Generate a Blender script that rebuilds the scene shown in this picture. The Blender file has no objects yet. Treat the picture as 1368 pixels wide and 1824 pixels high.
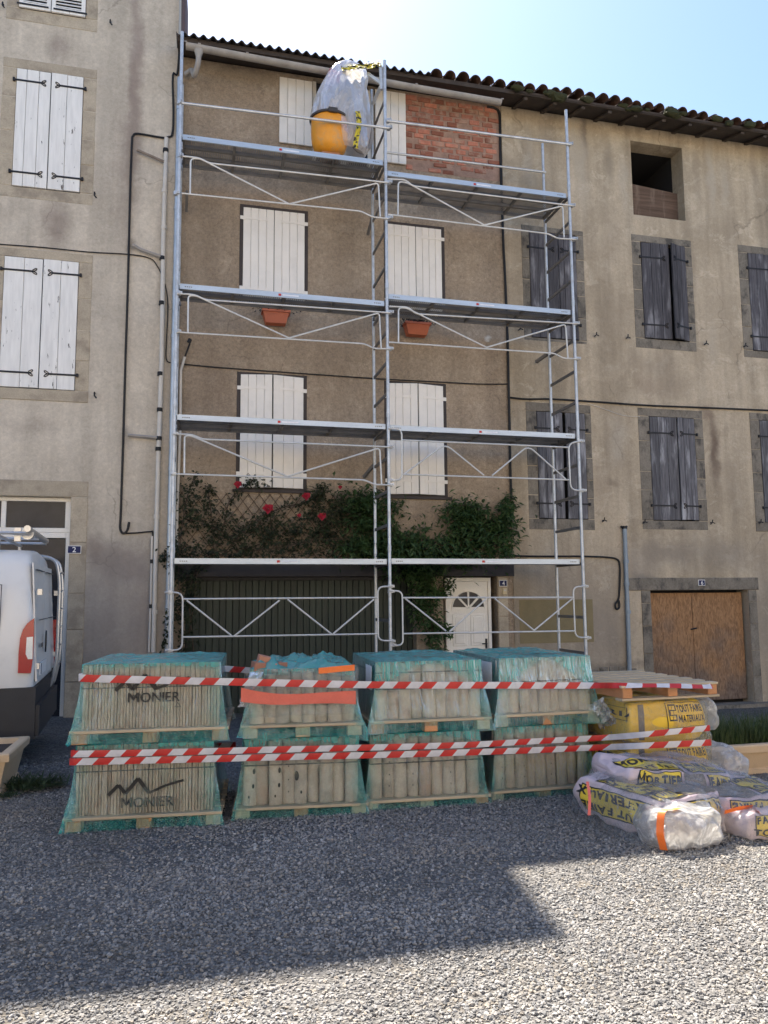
import bpy, bmesh, math, random
import numpy as np
from mathutils import Vector, Matrix, noise as mnoise

random.seed(7)
SC = bpy.context.scene
COL = SC.collection
R = math.radians

# ------------------------------------------------------------------ camera
F_PX, YAW, PITCH, ROLL, EYE = 1379.0, R(14.0), R(6.25), R(-0.47), 1.65
_f = np.array([math.sin(YAW)*math.cos(PITCH), math.cos(YAW)*math.cos(PITCH), math.sin(PITCH)])
_r0 = np.array([math.cos(YAW), -math.sin(YAW), 0.0]); _u0 = np.cross(_r0, _f)
_r = _r0*math.cos(ROLL) + _u0*math.sin(ROLL); _u = _u0*math.cos(ROLL) - _r0*math.sin(ROLL)
cam_data = bpy.data.cameras.new('camera'); cam = bpy.data.objects.new('camera', cam_data); COL.objects.link(cam)
cam_data.sensor_fit = 'HORIZONTAL'; cam_data.sensor_width = 36.0; cam_data.lens = F_PX/1368*36
cam_data.clip_start = 0.05; cam_data.clip_end = 500
cam.matrix_world = Matrix(((_r[0], _u[0], -_f[0], 0), (_r[1], _u[1], -_f[1], 0), (_r[2], _u[2], -_f[2], EYE), (0, 0, 0, 1)))
SC.camera = cam

# ------------------------------------------------------------------ sky, sun, exposure
SUN_DIR = Vector((-0.248, 1.0, 0)).normalized()          # horizontal direction towards the sun (behind the houses)
SUN_EL = R(55.2)
SKY, SUN, EXPO = 0.075, 5.0, 2.0
world = bpy.data.worlds.new('World'); SC.world = world; world.use_nodes = True
wn = world.node_tree; wn.nodes.clear()
sky = wn.nodes.new('ShaderNodeTexSky'); sky.sky_type = 'NISHITA'; sky.sun_disc = False
sky.sun_elevation = SUN_EL; sky.sun_rotation = math.atan2(SUN_DIR.x, SUN_DIR.y)
sky.air_density = 1.0; sky.dust_density = 1.1; sky.ozone_density = 3.2; sky.altitude = 200
bg = wn.nodes.new('ShaderNodeBackground'); bg.inputs['Strength'].default_value = SKY
wo = wn.nodes.new('ShaderNodeOutputWorld')
wn.links.new(sky.outputs[0], bg.inputs[0]); wn.links.new(bg.outputs[0], wo.inputs[0])
sl = bpy.data.lights.new('sun', 'SUN'); sun = bpy.data.objects.new('sun', sl); COL.objects.link(sun)
sl.energy = SUN; sl.angle = R(0.53); sl.color = (1.0, 0.91, 0.79)
_sd = Vector((SUN_DIR.x*math.cos(SUN_EL), SUN_DIR.y*math.cos(SUN_EL), math.sin(SUN_EL)))
sun.rotation_euler = _sd.to_track_quat('Z', 'Y').to_euler()
sun.location = (-10, 40, 60)
vs = SC.view_settings; vs.view_transform = 'Standard'; vs.look = 'None'; vs.exposure = EXPO; vs.gamma = 1.0
vs.use_curve_mapping = False
SC.cycles.max_bounces = 10; SC.cycles.transparent_max_bounces = 24; SC.cycles.diffuse_bounces = 4
SC.cycles.sample_clamp_indirect = 6.0; SC.cycles.caustics_reflective = False; SC.cycles.caustics_refractive = False

YW = 12.3      # facade plane
YL = 12.22     # left house stands a hand proud
YS, YI = 11.0, 11.9   # scaffold front and inner rows

def ray(px, py): return _f + _r*(px-684)/F_PX - _u*(py-912)/F_PX
def W(px, py, Y=YW):                 # where the sight line through a photo pixel meets the upright plane y = Y
    d = ray(px, py); t = Y/d[1]
    return Vector((d[0]*t, Y, EYE + d[2]*t))
def GP(px, py, z=0.0):
    d = ray(px, py); t = (z-EYE)/d[2]
    return Vector((d[0]*t, d[1]*t, z))
def R4(tl, tr, br, bl, Y=YW):        # pixel quad -> upright rectangle x0,x1,z0,z1
    a, b, c, d = (W(*q, Y) for q in (tl, tr, br, bl))
    return (a.x+d.x)/2, (b.x+c.x)/2, (c.z+d.z)/2, (a.z+b.z)/2
def gz(x, y):                        # ground falls gently towards the houses
    return -max(0.0, y-6.0)*min(max(0.006+0.0055*(x+2), 0.004), 0.06)

# ------------------------------------------------------------------ object helpers
ORG = {}
def tag(o, label=None, cat=None, group=None, kind=None):
    if label: o['label'] = label
    if cat: o['category'] = cat
    if group: o['group'] = group
    if kind: o['kind'] = kind
    return o
def thing(name, label, cat, loc=(0, 0, 0), group=None, rotz=0.0, local=False):
    o = bpy.data.objects.new(name, None); COL.objects.link(o); o.empty_display_size = 0.1
    o.location = loc; o.rotation_euler = (0, 0, rotz)
    ORG[o.name] = Vector((0, 0, 0)) if local else Vector(loc)
    return tag(o, label, cat, group)
def copy_tree(o, parent=None):
    c = o.copy(); COL.objects.link(c)
    if parent: c.parent = parent
    for ch in list(o.children): copy_tree(ch, c)
    ORG[c.name] = ORG.get(o.name, Vector((0, 0, 0)))
    return c

class MB:
    def __init__(s): s.v = []; s.f = []; s.m = []; s.uv = {}
    def add(s, vs, fs, mi=0):
        n = len(s.v); s.v += [tuple(p) for p in vs]
        for f in fs: s.f.append(tuple(i+n for i in f)); s.m.append(mi)
        return s
    def box(s, x0, x1, y0, y1, z0, z1, mi=0):
        return s.add([(x0,y0,z0),(x1,y0,z0),(x1,y1,z0),(x0,y1,z0),(x0,y0,z1),(x1,y0,z1),(x1,y1,z1),(x0,y1,z1)],
            [(0,3,2,1),(4,5,6,7),(0,1,5,4),(1,2,6,5),(2,3,7,6),(3,0,4,7)], mi)
    def obox(s, c, ax, ay, az, mi=0):   # oriented box: centre and three half vectors
        c, ax, ay, az = Vector(c), Vector(ax), Vector(ay), Vector(az)
        vs = [c-ax-ay-az, c+ax-ay-az, c+ax+ay-az, c-ax+ay-az, c-ax-ay+az, c+ax-ay+az, c+ax+ay+az, c-ax+ay+az]
        return s.add(vs, [(0,3,2,1),(4,5,6,7),(0,1,5,4),(1,2,6,5),(2,3,7,6),(3,0,4,7)], mi)
    def bar(s, a, b, w, h, up=(0,0,1), mi=0):
        a, b = Vector(a), Vector(b); d = (b-a); L = d.length
        if L < 1e-6: return s
        d /= L; up = Vector(up); sx = d.cross(up)
        if sx.length < 1e-4: sx = d.cross(Vector((0,1,0)))
        sx.normalize(); uu = sx.cross(d)
        return s.obox((a+b)/2, sx*w/2, d*L/2, uu*h/2, mi)
    def quad(s, a, b, c, d, mi=0): return s.add([a,b,c,d], [(0,1,2,3)], mi)
    def tube(s, pts, r, n=8, mi=0, caps=True, radii=None):
        pts = [Vector(p) for p in pts]; N = len(pts); rings = []
        t0 = (pts[1]-pts[0]).normalized()
        ref = Vector((0,0,1)) if abs(t0.z) < 0.9 else Vector((0,1,0))
        nx = t0.cross(ref).normalized()
        vs = []
        for i, p in enumerate(pts):
            t = (pts[min(i+1,N-1)]-pts[max(i-1,0)])
            t = t.normalized() if t.length > 1e-9 else t0
            nx = (nx - t*nx.dot(t))
            nx = nx.normalized() if nx.length > 1e-6 else t.orthogonal().normalized()
            ny = t.cross(nx); rr = radii[i] if radii else r
            for k in range(n):
                a = 2*math.pi*k/n; vs.append(p + nx*math.cos(a)*rr + ny*math.sin(a)*rr)
        fs = [(i*n+k, i*n+(k+1)%n, (i+1)*n+(k+1)%n, (i+1)*n+k) for i in range(N-1) for k in range(n)]
        if caps: fs += [tuple(range(n-1,-1,-1)), tuple((N-1)*n+k for k in range(n))]
        return s.add(vs, fs, mi)
    def lathe(s, prof, c=(0,0,0), n=24, mi=0, sx=1, sy=1):
        vs = [(c[0]+r*math.cos(2*math.pi*k/n)*sx, c[1]+r*math.sin(2*math.pi*k/n)*sy, c[2]+z) for r, z in prof for k in range(n)]
        fs = [(i*n+k, i*n+(k+1)%n, (i+1)*n+(k+1)%n, (i+1)*n+k) for i in range(len(prof)-1) for k in range(n)]
        return s.add(vs, fs, mi)
    def grid(s, fn, nu, nv, mi=0, wrapu=False):
        cu = nu if wrapu else nu+1
        vs = [fn(i/nu, j/nv) for j in range(nv+1) for i in range(cu)]
        fs = [(j*cu+i, j*cu+(i+1)%cu, (j+1)*cu+(i+1)%cu, (j+1)*cu+i) for j in range(nv) for i in range(nu)]
        return s.add(vs, fs, mi)
    def prism(s, poly, y0, y1, mi=0):  # polygon in x,z pushed along y
        n = len(poly); vs = [(x,y0,z) for x,z in poly]+[(x,y1,z) for x,z in poly]
        fs = [tuple(range(n)), tuple(range(2*n-1,n-1,-1))]+[(i,n+i,n+(i+1)%n,(i+1)%n) for i in range(n)]
        return s.add(vs, fs, mi)
    def mesh(s, name, mats, smooth=False, org=(0,0,0)):
        me = bpy.data.meshes.new(name); ox, oy, oz = org
        me.from_pydata([(x-ox, y-oy, z-oz) for x,y,z in s.v], [], s.f)
        for m in (mats if isinstance(mats,(list,tuple)) else [mats]): me.materials.append(m)
        me.polygons.foreach_set('material_index', s.m)
        if smooth: me.polygons.foreach_set('use_smooth', [True]*len(s.f))
        me.update(); return me
    def build(s, name, mats, parent=None, smooth=False, label=None, kind=None, fixn=True):
        org = ORG.get(parent.name, Vector((0,0,0))) if parent else Vector((0,0,0))
        me = s.mesh(name, mats, smooth, org)
        if fixn:
            bm = bmesh.new(); bm.from_mesh(me); bmesh.ops.recalc_face_normals(bm, faces=bm.faces); bm.to_mesh(me); bm.free()
        if smooth: autosmooth(me)
        o = bpy.data.objects.new(name, me); COL.objects.link(o)
        if parent: o.parent = parent; ORG[o.name] = org
        else: ORG[o.name] = Vector((0,0,0))
        return tag(o, label, None, None, kind)
def autosmooth(me, deg=42):
    try: me.set_sharp_from_angle(angle=R(deg))
    except Exception: pass
def inst(name, me, parent, loc, rot=(0,0,0), scale=(1,1,1)):
    o = bpy.data.objects.new(name, me); COL.objects.link(o)
    o.parent = parent; o.location = Vector(loc) - ORG.get(parent.name, Vector((0,0,0)))
    o.rotation_euler = rot; o.scale = scale; ORG[o.name] = Vector(loc)
    return o
def smoothpath(pts, k=4):             # Catmull-Rom
    pts = [Vector(p) for p in pts]; out = []
    for i in range(len(pts)-1):
        p0, p1, p2, p3 = pts[max(i-1,0)], pts[i], pts[i+1], pts[min(i+2,len(pts)-1)]
        for j in range(k):
            t = j/k
            out.append(0.5*((2*p1)+(p2-p0)*t+(2*p0-5*p1+4*p2-p3)*t*t+(3*p1-p0-3*p2+p3)*t**3))
    return out+[pts[-1]]
def roundpath(pts, r=0.05, k=4):      # polyline with rounded corners
    pts = [Vector(p) for p in pts]; out = [pts[0]]
    for i in range(1, len(pts)-1):
        a, b, c = pts[i-1], pts[i], pts[i+1]
        d1, d2 = (a-b), (c-b); rr = min(r, d1.length*.45, d2.length*.45)
        p, q = b+d1.normalized()*rr, b+d2.normalized()*rr
        for j in range(k+1):
            t = j/k; out.append(p*(1-t)**2 + b*2*t*(1-t) + q*t*t)
    return out+[pts[-1]]
def nz(x, y, z, s=1.0): return mnoise.noise(Vector((x*s, y*s, z*s)))

def glyph(ch, bold, sub=0):
    bm = bmesh.new()
    if ch == 'M':                      # drawn by hand: the built-in glyph does not take emboldening
        w, t, h = .80, .115+bold*2, .70+bold; m = w/2
        P = [(0,0),(0,h),(t*1.02,h),(m,.36),(w-t*1.02,h),(w,h),(w,0),(w-t,0),(w-t,.44),(m,.10),(t,.44),(t,0)]
        bm.faces.new([bm.verts.new((x,y,0)) for x,y in P])
    else:
        cu = bpy.data.curves.new('t', 'FONT'); cu.body = ch; cu.size = 1.0; cu.offset = bold; cu.resolution_u = 3
        ob = bpy.data.objects.new('t', cu); me = bpy.data.meshes.new_from_object(ob); bm.from_mesh(me)
        bpy.data.objects.remove(ob); bpy.data.curves.remove(cu); bpy.data.meshes.remove(me)
    bmesh.ops.triangulate(bm, faces=bm.faces)
    for _ in range(sub):
        bmesh.ops.subdivide_edges(bm, edges=[q for q in bm.edges if q.calc_length() > 0.18], cuts=1); bmesh.ops.triangulate(bm, faces=bm.faces)
    bm.verts.index_update(); vs = [(v.co.x, v.co.y) for v in bm.verts]; fs = [tuple(v.index for v in f.verts) for f in bm.faces]; bm.free()
    return vs, fs
GL = {}
def text_mb(body, height, bold=0.0, depth=0.002, sub=0, spacing=1.0):
    """text as (verts, faces) lying in x,z, centred, glyph height = height"""
    cur = 0.0; vs = []; fs = []
    for ch in body:
        if ch == ' ': cur += .30; continue
        k = (ch, round(bold,3), sub)
        if k not in GL: GL[k] = glyph(ch, bold, sub)
        gv, gf = GL[k]; x0 = min(p[0] for p in gv); x1 = max(p[0] for p in gv); n = len(vs)
        vs += [(x-x0+cur, y) for x, y in gv]; fs += [tuple(i+n for i in f) for f in gf]; cur += (x1-x0)+.085*spacing
    xs = [p[0] for p in vs]; ys = [p[1] for p in vs]; cx, cy = (min(xs)+max(xs))/2, (min(ys)+max(ys))/2; k = height/(max(ys)-min(ys))
    return [((x-cx)*k, (y-cy)*k) for x, y in vs], fs

# ------------------------------------------------------------------ materials
class N:
    def __init__(s, name):
        s.mat = bpy.data.materials.new(name); s.mat.use_nodes = True; s.t = s.mat.node_tree; s.t.nodes.clear()
        s.out = s.t.nodes.new('ShaderNodeOutputMaterial')
    def n(s, typ, **kw):
        nd = s.t.nodes.new('ShaderNode'+typ)
        for k, v in kw.items(): setattr(nd, k, v)
        return nd
    def l(s, a, b): s.t.links.new(a, b)
    def pos(s): return s.n('NewGeometry').outputs['Position']
    def obj(s): return s.n('TexCoord').outputs['Object']
    def mapping(s, v, scale=(1,1,1), loc=(0,0,0)):
        m = s.n('Mapping'); m.inputs['Scale'].default_value = scale; m.inputs['Location'].default_value = loc
        s.l(v, m.inputs['Vector']); return m.outputs[0]
    def noise(s, v, scale, detail=4, rough=.55, dist=0):
        t = s.n('TexNoise'); t.inputs['Scale'].default_value = scale; t.inputs['Detail'].default_value = detail
        t.inputs['Roughness'].default_value = rough; t.inputs['Distortion'].default_value = dist
        s.l(v, t.inputs['Vector']); return t.outputs['Fac']
    def voro(s, v, scale, feature='F1', out='Distance'):
        t = s.n('TexVoronoi', feature=feature); t.inputs['Scale'].default_value = scale; s.l(v, t.inputs['Vector']); return t.outputs[out]
    def ramp(s, f, a, b, lo=0., hi=1., smooth=True):
        m = s.n('MapRange'); m.interpolation_type = 'SMOOTHSTEP' if smooth else 'LINEAR'
        for i, v in ((1,a),(2,b),(3,lo),(4,hi)): m.inputs[i].default_value = v
        s.l(f, m.inputs[0]); return m.outputs[0]
    def math(s, op, a, b=None, c=None):
        m = s.n('Math', operation=op)
        for i, v in enumerate((a,b,c)):
            if v is None: continue
            if isinstance(v,(int,float)): m.inputs[i].default_value = v
            else: s.l(v, m.inputs[i])
        return m.outputs[0]
    def mix(s, fac, a, b, mode='MIX'):
        m = s.n('Mix', data_type='RGBA', blend_type=mode)
        for i, v in ((0,fac),(6,a),(7,b)):
            if isinstance(v,(int,float)): m.inputs[i].default_value = v
            elif isinstance(v,(tuple,list)): m.inputs[i].default_value = (*v[:3],1)
            else: s.l(v, m.inputs[i])
        return m.outputs[2]
    def scalecol(s, col, f):  # colour times factor
        v = s.n('VectorMath', operation='SCALE')
        if isinstance(col,(tuple,list)): v.inputs[0].default_value = col[:3]
        else: s.l(col, v.inputs[0])
        if isinstance(f,(int,float)): v.inputs['Scale'].default_value = f
        else: s.l(f, v.inputs['Scale'])
        return v.outputs[0]
    def bump(s, h, strength=.3, dist=.01, normal=None):
        b = s.n('Bump'); b.inputs['Strength'].default_value = strength; b.inputs['Distance'].default_value = dist
        s.l(h, b.inputs['Height'])
        if normal: s.l(normal, b.inputs['Normal'])
        return b.outputs[0]
    def bsdf(s, col, rough=.8, metal=0., normal=None, spec=.4):
        p = s.n('BsdfPrincipled')
        for k, v in (('Base Color',col),('Roughness',rough),('Metallic',metal),('Specular IOR Level',spec)):
            if isinstance(v,(int,float)): p.inputs[k].default_value = v
            elif isinstance(v,(tuple,list)): p.inputs[k].default_value = (*v[:3],1)
            else: s.l(v, p.inputs[k])
        if normal: s.l(normal, p.inputs['Normal'])
        return p
    def done(s, sh):
        s.l(sh.outputs[0] if hasattr(sh,'outputs') else sh, s.out.inputs['Surface']); return s.mat
MATS = {}
def pm(name, col, rough=.7, metal=0., var=.12, scale=6., fine=.06, fscale=90., bump=.15, stretch=(1,1,1), objvar=0., spec=.4, world=False, dirt=None, dirtamt=.0, dirtscale=3.):
    if name in MATS: return MATS[name]
    m = N(name); v = m.pos() if world else m.obj(); vm = m.mapping(v, stretch)
    if objvar > 0 and not world:
        oi = m.n('ObjectInfo').outputs['Random']
        av = m.n('VectorMath', operation='ADD'); m.l(vm, av.inputs[0])
        cx = m.n('CombineXYZ'); m.l(m.math('MULTIPLY', oi, 37.), cx.inputs[0]); m.l(m.math('MULTIPLY', oi, 91.), cx.inputs[1]); m.l(cx.outputs[0], av.inputs[1]); vm = av.outputs[0]
    n1 = m.noise(vm, scale); n2 = m.noise(vm, fscale, 2)
    f = m.math('ADD', m.ramp(n1,.25,.75,1-var,1+var,False), m.ramp(n2,.3,.7,-fine,fine,False))
    if objvar > 0: f = m.math('MULTIPLY', f, m.ramp(m.n('ObjectInfo').outputs['Random'],0,1,1-objvar,1+objvar,False))
    c = m.scalecol(col, f)
    if dirt: c = m.mix(m.math('MULTIPLY', m.ramp(m.noise(vm, dirtscale, 6, .65), .48, .68), dirtamt), c, dirt)
    nrm = m.bump(n2, bump, .004) if bump else None
    MATS[name] = m.done(m.bsdf(c, rough, metal, nrm, spec)); return MATS[name]
# ------------------------------------------------------------------ wall finishes
def plaster(name, c1, c2, c3, stains=(), Y=YW, streak=.18, grain=.10, bump=.35, bscale=26., pit=0., patch=.42, crack=.28):
    m = N(name); p = m.pos()
    big = m.noise(p, .55, 5, .6, .4); mid = m.noise(p, 2.1, 5, .62, .3); fin = m.noise(p, 48., 3, .7); st = m.noise(m.mapping(p,(2.6,1,.22)), 1.0, 4, .6)
    c = m.mix(m.ramp(big,.35,.68), c1, c2); c = m.mix(m.math('MULTIPLY', m.ramp(mid,.48,.72), .55), c, c3)
    # trowelled patches with definite edges, grain at two sizes, hairline cracks
    pw1 = m.noise(m.mapping(p,(1,1,1),(3.1,0,7.7)), .95, 7, .70, .6); pw2 = m.noise(m.mapping(p,(1,1,1.4),(9.3,0,1.2)), 1.7, 8, .74, .8)
    c = m.mix(m.math('MULTIPLY', m.ramp(pw1,.545,.575), patch), c, c2); c = m.mix(m.math('MULTIPLY', m.ramp(pw2,.575,.60), patch*.85), c, c3)
    gr = m.noise(p, 17., 5, .72)
    f = m.math('MULTIPLY', m.ramp(st,.3,.72,1+streak*.5,1-streak), m.math('MULTIPLY', m.ramp(fin,.25,.75,1-grain,1+grain,False), m.ramp(gr,.3,.7,1-grain*1.1,1+grain*1.1,False)))
    wv = m.n('VectorMath', operation='MULTIPLY_ADD'); cn = m.n('TexNoise'); cn.inputs['Scale'].default_value = 3.; cn.inputs['Detail'].default_value = 5; m.l(p, cn.inputs['Vector']); m.l(cn.outputs['Color'], wv.inputs[0]); wv.inputs[1].default_value = (.5,.0,.5); m.l(p, wv.inputs[2])
    cr = m.math('MULTIPLY', m.ramp(m.voro(wv.outputs[0], .62, 'DISTANCE_TO_EDGE'), .0, .011, 1., 0.), m.ramp(m.noise(p, .7, 3), .50, .60))
    f = m.math('MULTIPLY', f, m.math('SUBTRACT', 1., m.math('MULTIPLY', cr, crack)))
    c = m.scalecol(c, f)
    wob = m.n('VectorMath', operation='MULTIPLY_ADD'); nt = m.n('TexNoise'); nt.inputs['Scale'].default_value = 2.7; nt.inputs['Detail'].default_value = 6; nt.inputs['Roughness'].default_value = .62
    m.l(p, nt.inputs['Vector']); m.l(nt.outputs['Color'], wob.inputs[0]); wob.inputs[1].default_value = (.34,.0,.5); wob.inputs[2].default_value = (-.17,0,-.25)
    pw = m.n('VectorMath', operation='ADD'); m.l(p, pw.inputs[0]); m.l(wob.outputs[0], pw.inputs[1])
    for (px, py, sx, sy, k, col) in stains:
        a = W(px, py, Y); hx = abs(W(px+sx, py, Y).x-a.x); hz = abs(W(px, py+sy, Y).z-a.z)
        mp = m.n('Mapping'); mp.inputs['Scale'].default_value = (1/hx,0,1/hz); mp.inputs['Location'].default_value = (-a.x/hx,0,-a.z/hz); m.l(pw.outputs[0], mp.inputs['Vector'])
        ln = m.n('VectorMath', operation='LENGTH'); m.l(mp.outputs[0], ln.inputs[0])
        c = m.mix(m.ramp(ln.outputs['Value'], 1.15, .1, 0., k), c, col)
    h = m.math('ADD', m.math('MULTIPLY', m.noise(p, bscale, 5, .68), 1.0), m.math('MULTIPLY', m.noise(p, 5., 3), 1.2))
    if pit: h = m.math('ADD', h, m.math('MULTIPLY', m.ramp(m.noise(p, 70., 2), .62, .74), -pit))
    nrm = m.bump(h, bump, .02)
    return m.done(m.bsdf(c, .95, 0, nrm, .15))
BR, DK, LT = (.16,.115,.10), (.10,.085,.075), (.46,.41,.34)
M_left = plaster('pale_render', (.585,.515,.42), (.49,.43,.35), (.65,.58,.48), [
    (241,130,17,260,.62,(.20,.145,.13)), (226,300,34,190,.35,BR), (97,400,36,70,.5,BR), (105,85,26,42,.4,BR), (100,560,10,8,0,BR),
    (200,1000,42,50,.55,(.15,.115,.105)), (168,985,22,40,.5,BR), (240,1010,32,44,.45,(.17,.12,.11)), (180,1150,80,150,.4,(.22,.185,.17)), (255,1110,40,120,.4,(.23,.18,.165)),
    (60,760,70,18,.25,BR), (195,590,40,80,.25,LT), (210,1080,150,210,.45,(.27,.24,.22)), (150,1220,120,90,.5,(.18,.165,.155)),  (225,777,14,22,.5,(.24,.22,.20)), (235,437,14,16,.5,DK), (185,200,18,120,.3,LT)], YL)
M_mid = plaster('brown_roughcast', (.42,.335,.248), (.345,.27,.197), (.505,.41,.31), [
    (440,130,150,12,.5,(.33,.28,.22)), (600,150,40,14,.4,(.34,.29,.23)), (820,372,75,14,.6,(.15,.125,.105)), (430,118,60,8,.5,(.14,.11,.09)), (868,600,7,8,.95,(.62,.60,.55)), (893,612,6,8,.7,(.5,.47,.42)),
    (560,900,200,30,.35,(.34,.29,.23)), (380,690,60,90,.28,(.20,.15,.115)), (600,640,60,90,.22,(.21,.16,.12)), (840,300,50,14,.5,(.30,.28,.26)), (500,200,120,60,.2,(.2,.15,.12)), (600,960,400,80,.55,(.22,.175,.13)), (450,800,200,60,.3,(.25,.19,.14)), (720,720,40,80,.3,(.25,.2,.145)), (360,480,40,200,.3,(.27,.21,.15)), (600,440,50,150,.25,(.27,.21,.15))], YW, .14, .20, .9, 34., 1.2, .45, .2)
M_right = plaster('ochre_render', (.485,.402,.295), (.395,.325,.235), (.575,.49,.375), [
    (1272,800,11,85,.85,(.15,.11,.085)), (1262,738,20,14,.6,(.19,.14,.11)), (1040,235,9,50,.6,DK), (1035,300,16,110,.45,LT), (1085,290,12,70,.45,(.22,.19,.15)), (975,230,16,60,.35,(.2,.17,.14)),
    (1190,690,60,26,.35,(.27,.22,.17)), (1100,560,40,60,.35,(.33,.27,.2)), (1290,560,40,90,.35,(.32,.265,.195)), (1090,420,26,60,.4,(.31,.255,.19)), (1300,420,20,40,.35,(.30,.25,.19)), (1020,250,10,60,.5,LT), (1185,800,26,90,.3,(.33,.27,.2)), (1300,860,26,50,.35,(.3,.25,.19)), (1100,780,20,60,.4,LT), (955,330,30,40,.4,(.3,.26,.2)), (1265,300,9,90,.55,LT), (1240,310,10,60,.4,(.22,.18,.14)), (1290,330,8,60,.4,LT), (1340,300,9,60,.4,(.22,.18,.14)), (940,280,14,80,.35,LT), (1110,330,10,70,.4,LT),
    (1190,985,60,22,.5,(.22,.19,.16)), (1065,870,30,50,.35,(.28,.22,.16)), (1090,860,14,12,.5,(.2,.16,.12)), (1165,650,60,30,.3,(.22,.18,.14)), (1145,1030,30,16,.65,(.15,.14,.13)), (1300,990,50,30,.3,(.2,.18,.16)),
    (1080,1130,60,90,.4,(.24,.21,.185)), (1010,1100,130,150,.55,(.27,.235,.20)), (1130,1010,60,60,.5,(.26,.225,.19)), (1360,1100,40,160,.5,(.24,.21,.18)), (1240,985,120,40,.45,(.27,.235,.19)), (965,1040,60,30,.35,(.25,.22,.19)), (1100,1185,120,14,.5,(.12,.11,.10)), (1150,690,30,30,.3,(.26,.2,.15)), (1270,620,12,60,.3,LT), (1140,380,30,16,.3,LT)], YW, .24, .10, .5, 22., 0., .62, .3)
M_stoneL = pm('sandstone', (.44,.375,.285), .9, var=.14, scale=5, fine=.10, fscale=55, bump=.45, objvar=.08, spec=.15, dirt=(.21,.175,.14), dirtamt=.6, dirtscale=2.6)
M_stoneR = pm('grey_dressed_stone', (.215,.19,.155), .92, var=.22, scale=6, fine=.14, fscale=45, bump=.6, objvar=.10, spec=.15, dirt=(.07,.065,.06), dirtamt=.85, dirtscale=5., stretch=(1,1,.7))
M_void = pm('dark_interior', (.018,.017,.018), .9, var=.1, bump=0)
M_iron = pm('black_iron', (.022,.022,.025), .55, .3, var=.15, bump=.2)
M_dkframe = pm('dark_brown_frame', (.055,.045,.043), .7, var=.15)
M_green = pm('dark_green_paint', (.028,.040,.031), .55, var=.2, scale=4, fine=.1, stretch=(6,1,.6), objvar=.14, dirt=(.02,.02,.018), dirtamt=.5)
M_beam = pm('black_steel_beam', (.022,.021,.025), .5, .2, var=.2)
M_white = pm('white_satin_paint', (.86,.82,.76), .45, var=.03, fine=.015, bump=.05, objvar=.012, dirt=(.60,.58,.54), dirtamt=.3, dirtscale=2.)
M_pvcw = pm('white_plastic_frame', (.82,.79,.73), .4, var=.04, bump=0)
M_glass = pm('dark_window_glass', (.030,.031,.038), .12, var=.2, bump=0, spec=.22)
M_zinc = pm('zinc', (.50,.53,.56), .42, .55, var=.15, scale=5, fine=.06, bump=.08)
M_pvcgrey = pm('pale_grey_plastic', (.33,.305,.28), .5, var=.22, bump=.03)
M_bluepipe = pm('blue_grey_pipe', (.26,.31,.36), .5, .2, var=.12)
M_rubber = pm('black_rubber', (.012,.012,.013), .6, var=.1, bump=.05)
M_pipe = pm('cream_plastic_pipe', (.62,.58,.52), .5, var=.07, bump=.03)
M_tile = pm('old_clay_tile', (.085,.048,.036), .9, var=.35, scale=9, fine=.15, bump=.5, objvar=.3, spec=.15, dirt=(.045,.042,.035), dirtamt=.9, dirtscale=7)
M_fibre = pm('fibre_cement', (.085,.075,.072), .9, var=.25, scale=8, fine=.12, bump=.4, dirt=(.05,.045,.04), dirtamt=.8)
M_oldwood = pm('dark_old_timber', (.062,.048,.040), .9, var=.3, scale=5, fine=.15, bump=.5, stretch=(1,1,1), objvar=.15)
M_moss = pm('moss', (.038,.040,.016), .95, var=.35, scale=14, fine=.2, bump=.6)
M_brick = pm('red_brick', (.38,.155,.105), .92, var=.22, scale=11, fine=.12, bump=.6, objvar=.40, spec=.15, dirt=(.44,.31,.235), dirtamt=.95, dirtscale=3.5)
M_mortar = pm('pink_mortar', (.34,.22,.165), .95, var=.25, scale=9, fine=.15, bump=.6, world=True)
def worn_paint(name, paint, wood, thr=.66):
    m = N(name); v = m.obj(); oi = m.n('ObjectInfo').outputs['Random']
    cx = m.n('CombineXYZ'); m.l(m.math('MULTIPLY',oi,53.),cx.inputs[0]); m.l(m.math('MULTIPLY',oi,31.),cx.inputs[2])
    av = m.n('VectorMath',operation='ADD'); m.l(v,av.inputs[0]); m.l(cx.outputs[0],av.inputs[1]); v = av.outputs[0]
    a = m.noise(m.mapping(v,(16,8,3.2)), 1.4, 6, .68); b = m.noise(m.mapping(v,(1,1,.6)), 1.7, 2)
    k = m.ramp(m.math('ADD', a, m.math('MULTIPLY', b, .30)), thr+.135, thr+.155)
    c = m.mix(k, m.scalecol(paint, m.ramp(m.noise(m.mapping(v,(9,1,1)),2,4),.3,.7,.90,1.04)), wood)
    return m.done(m.bsdf(c, .6, 0, m.bump(a,.12,.003), .3))
M_worn = worn_paint('flaking_white_paint', (.82,.80,.76), (.13,.115,.105), .655)
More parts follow.
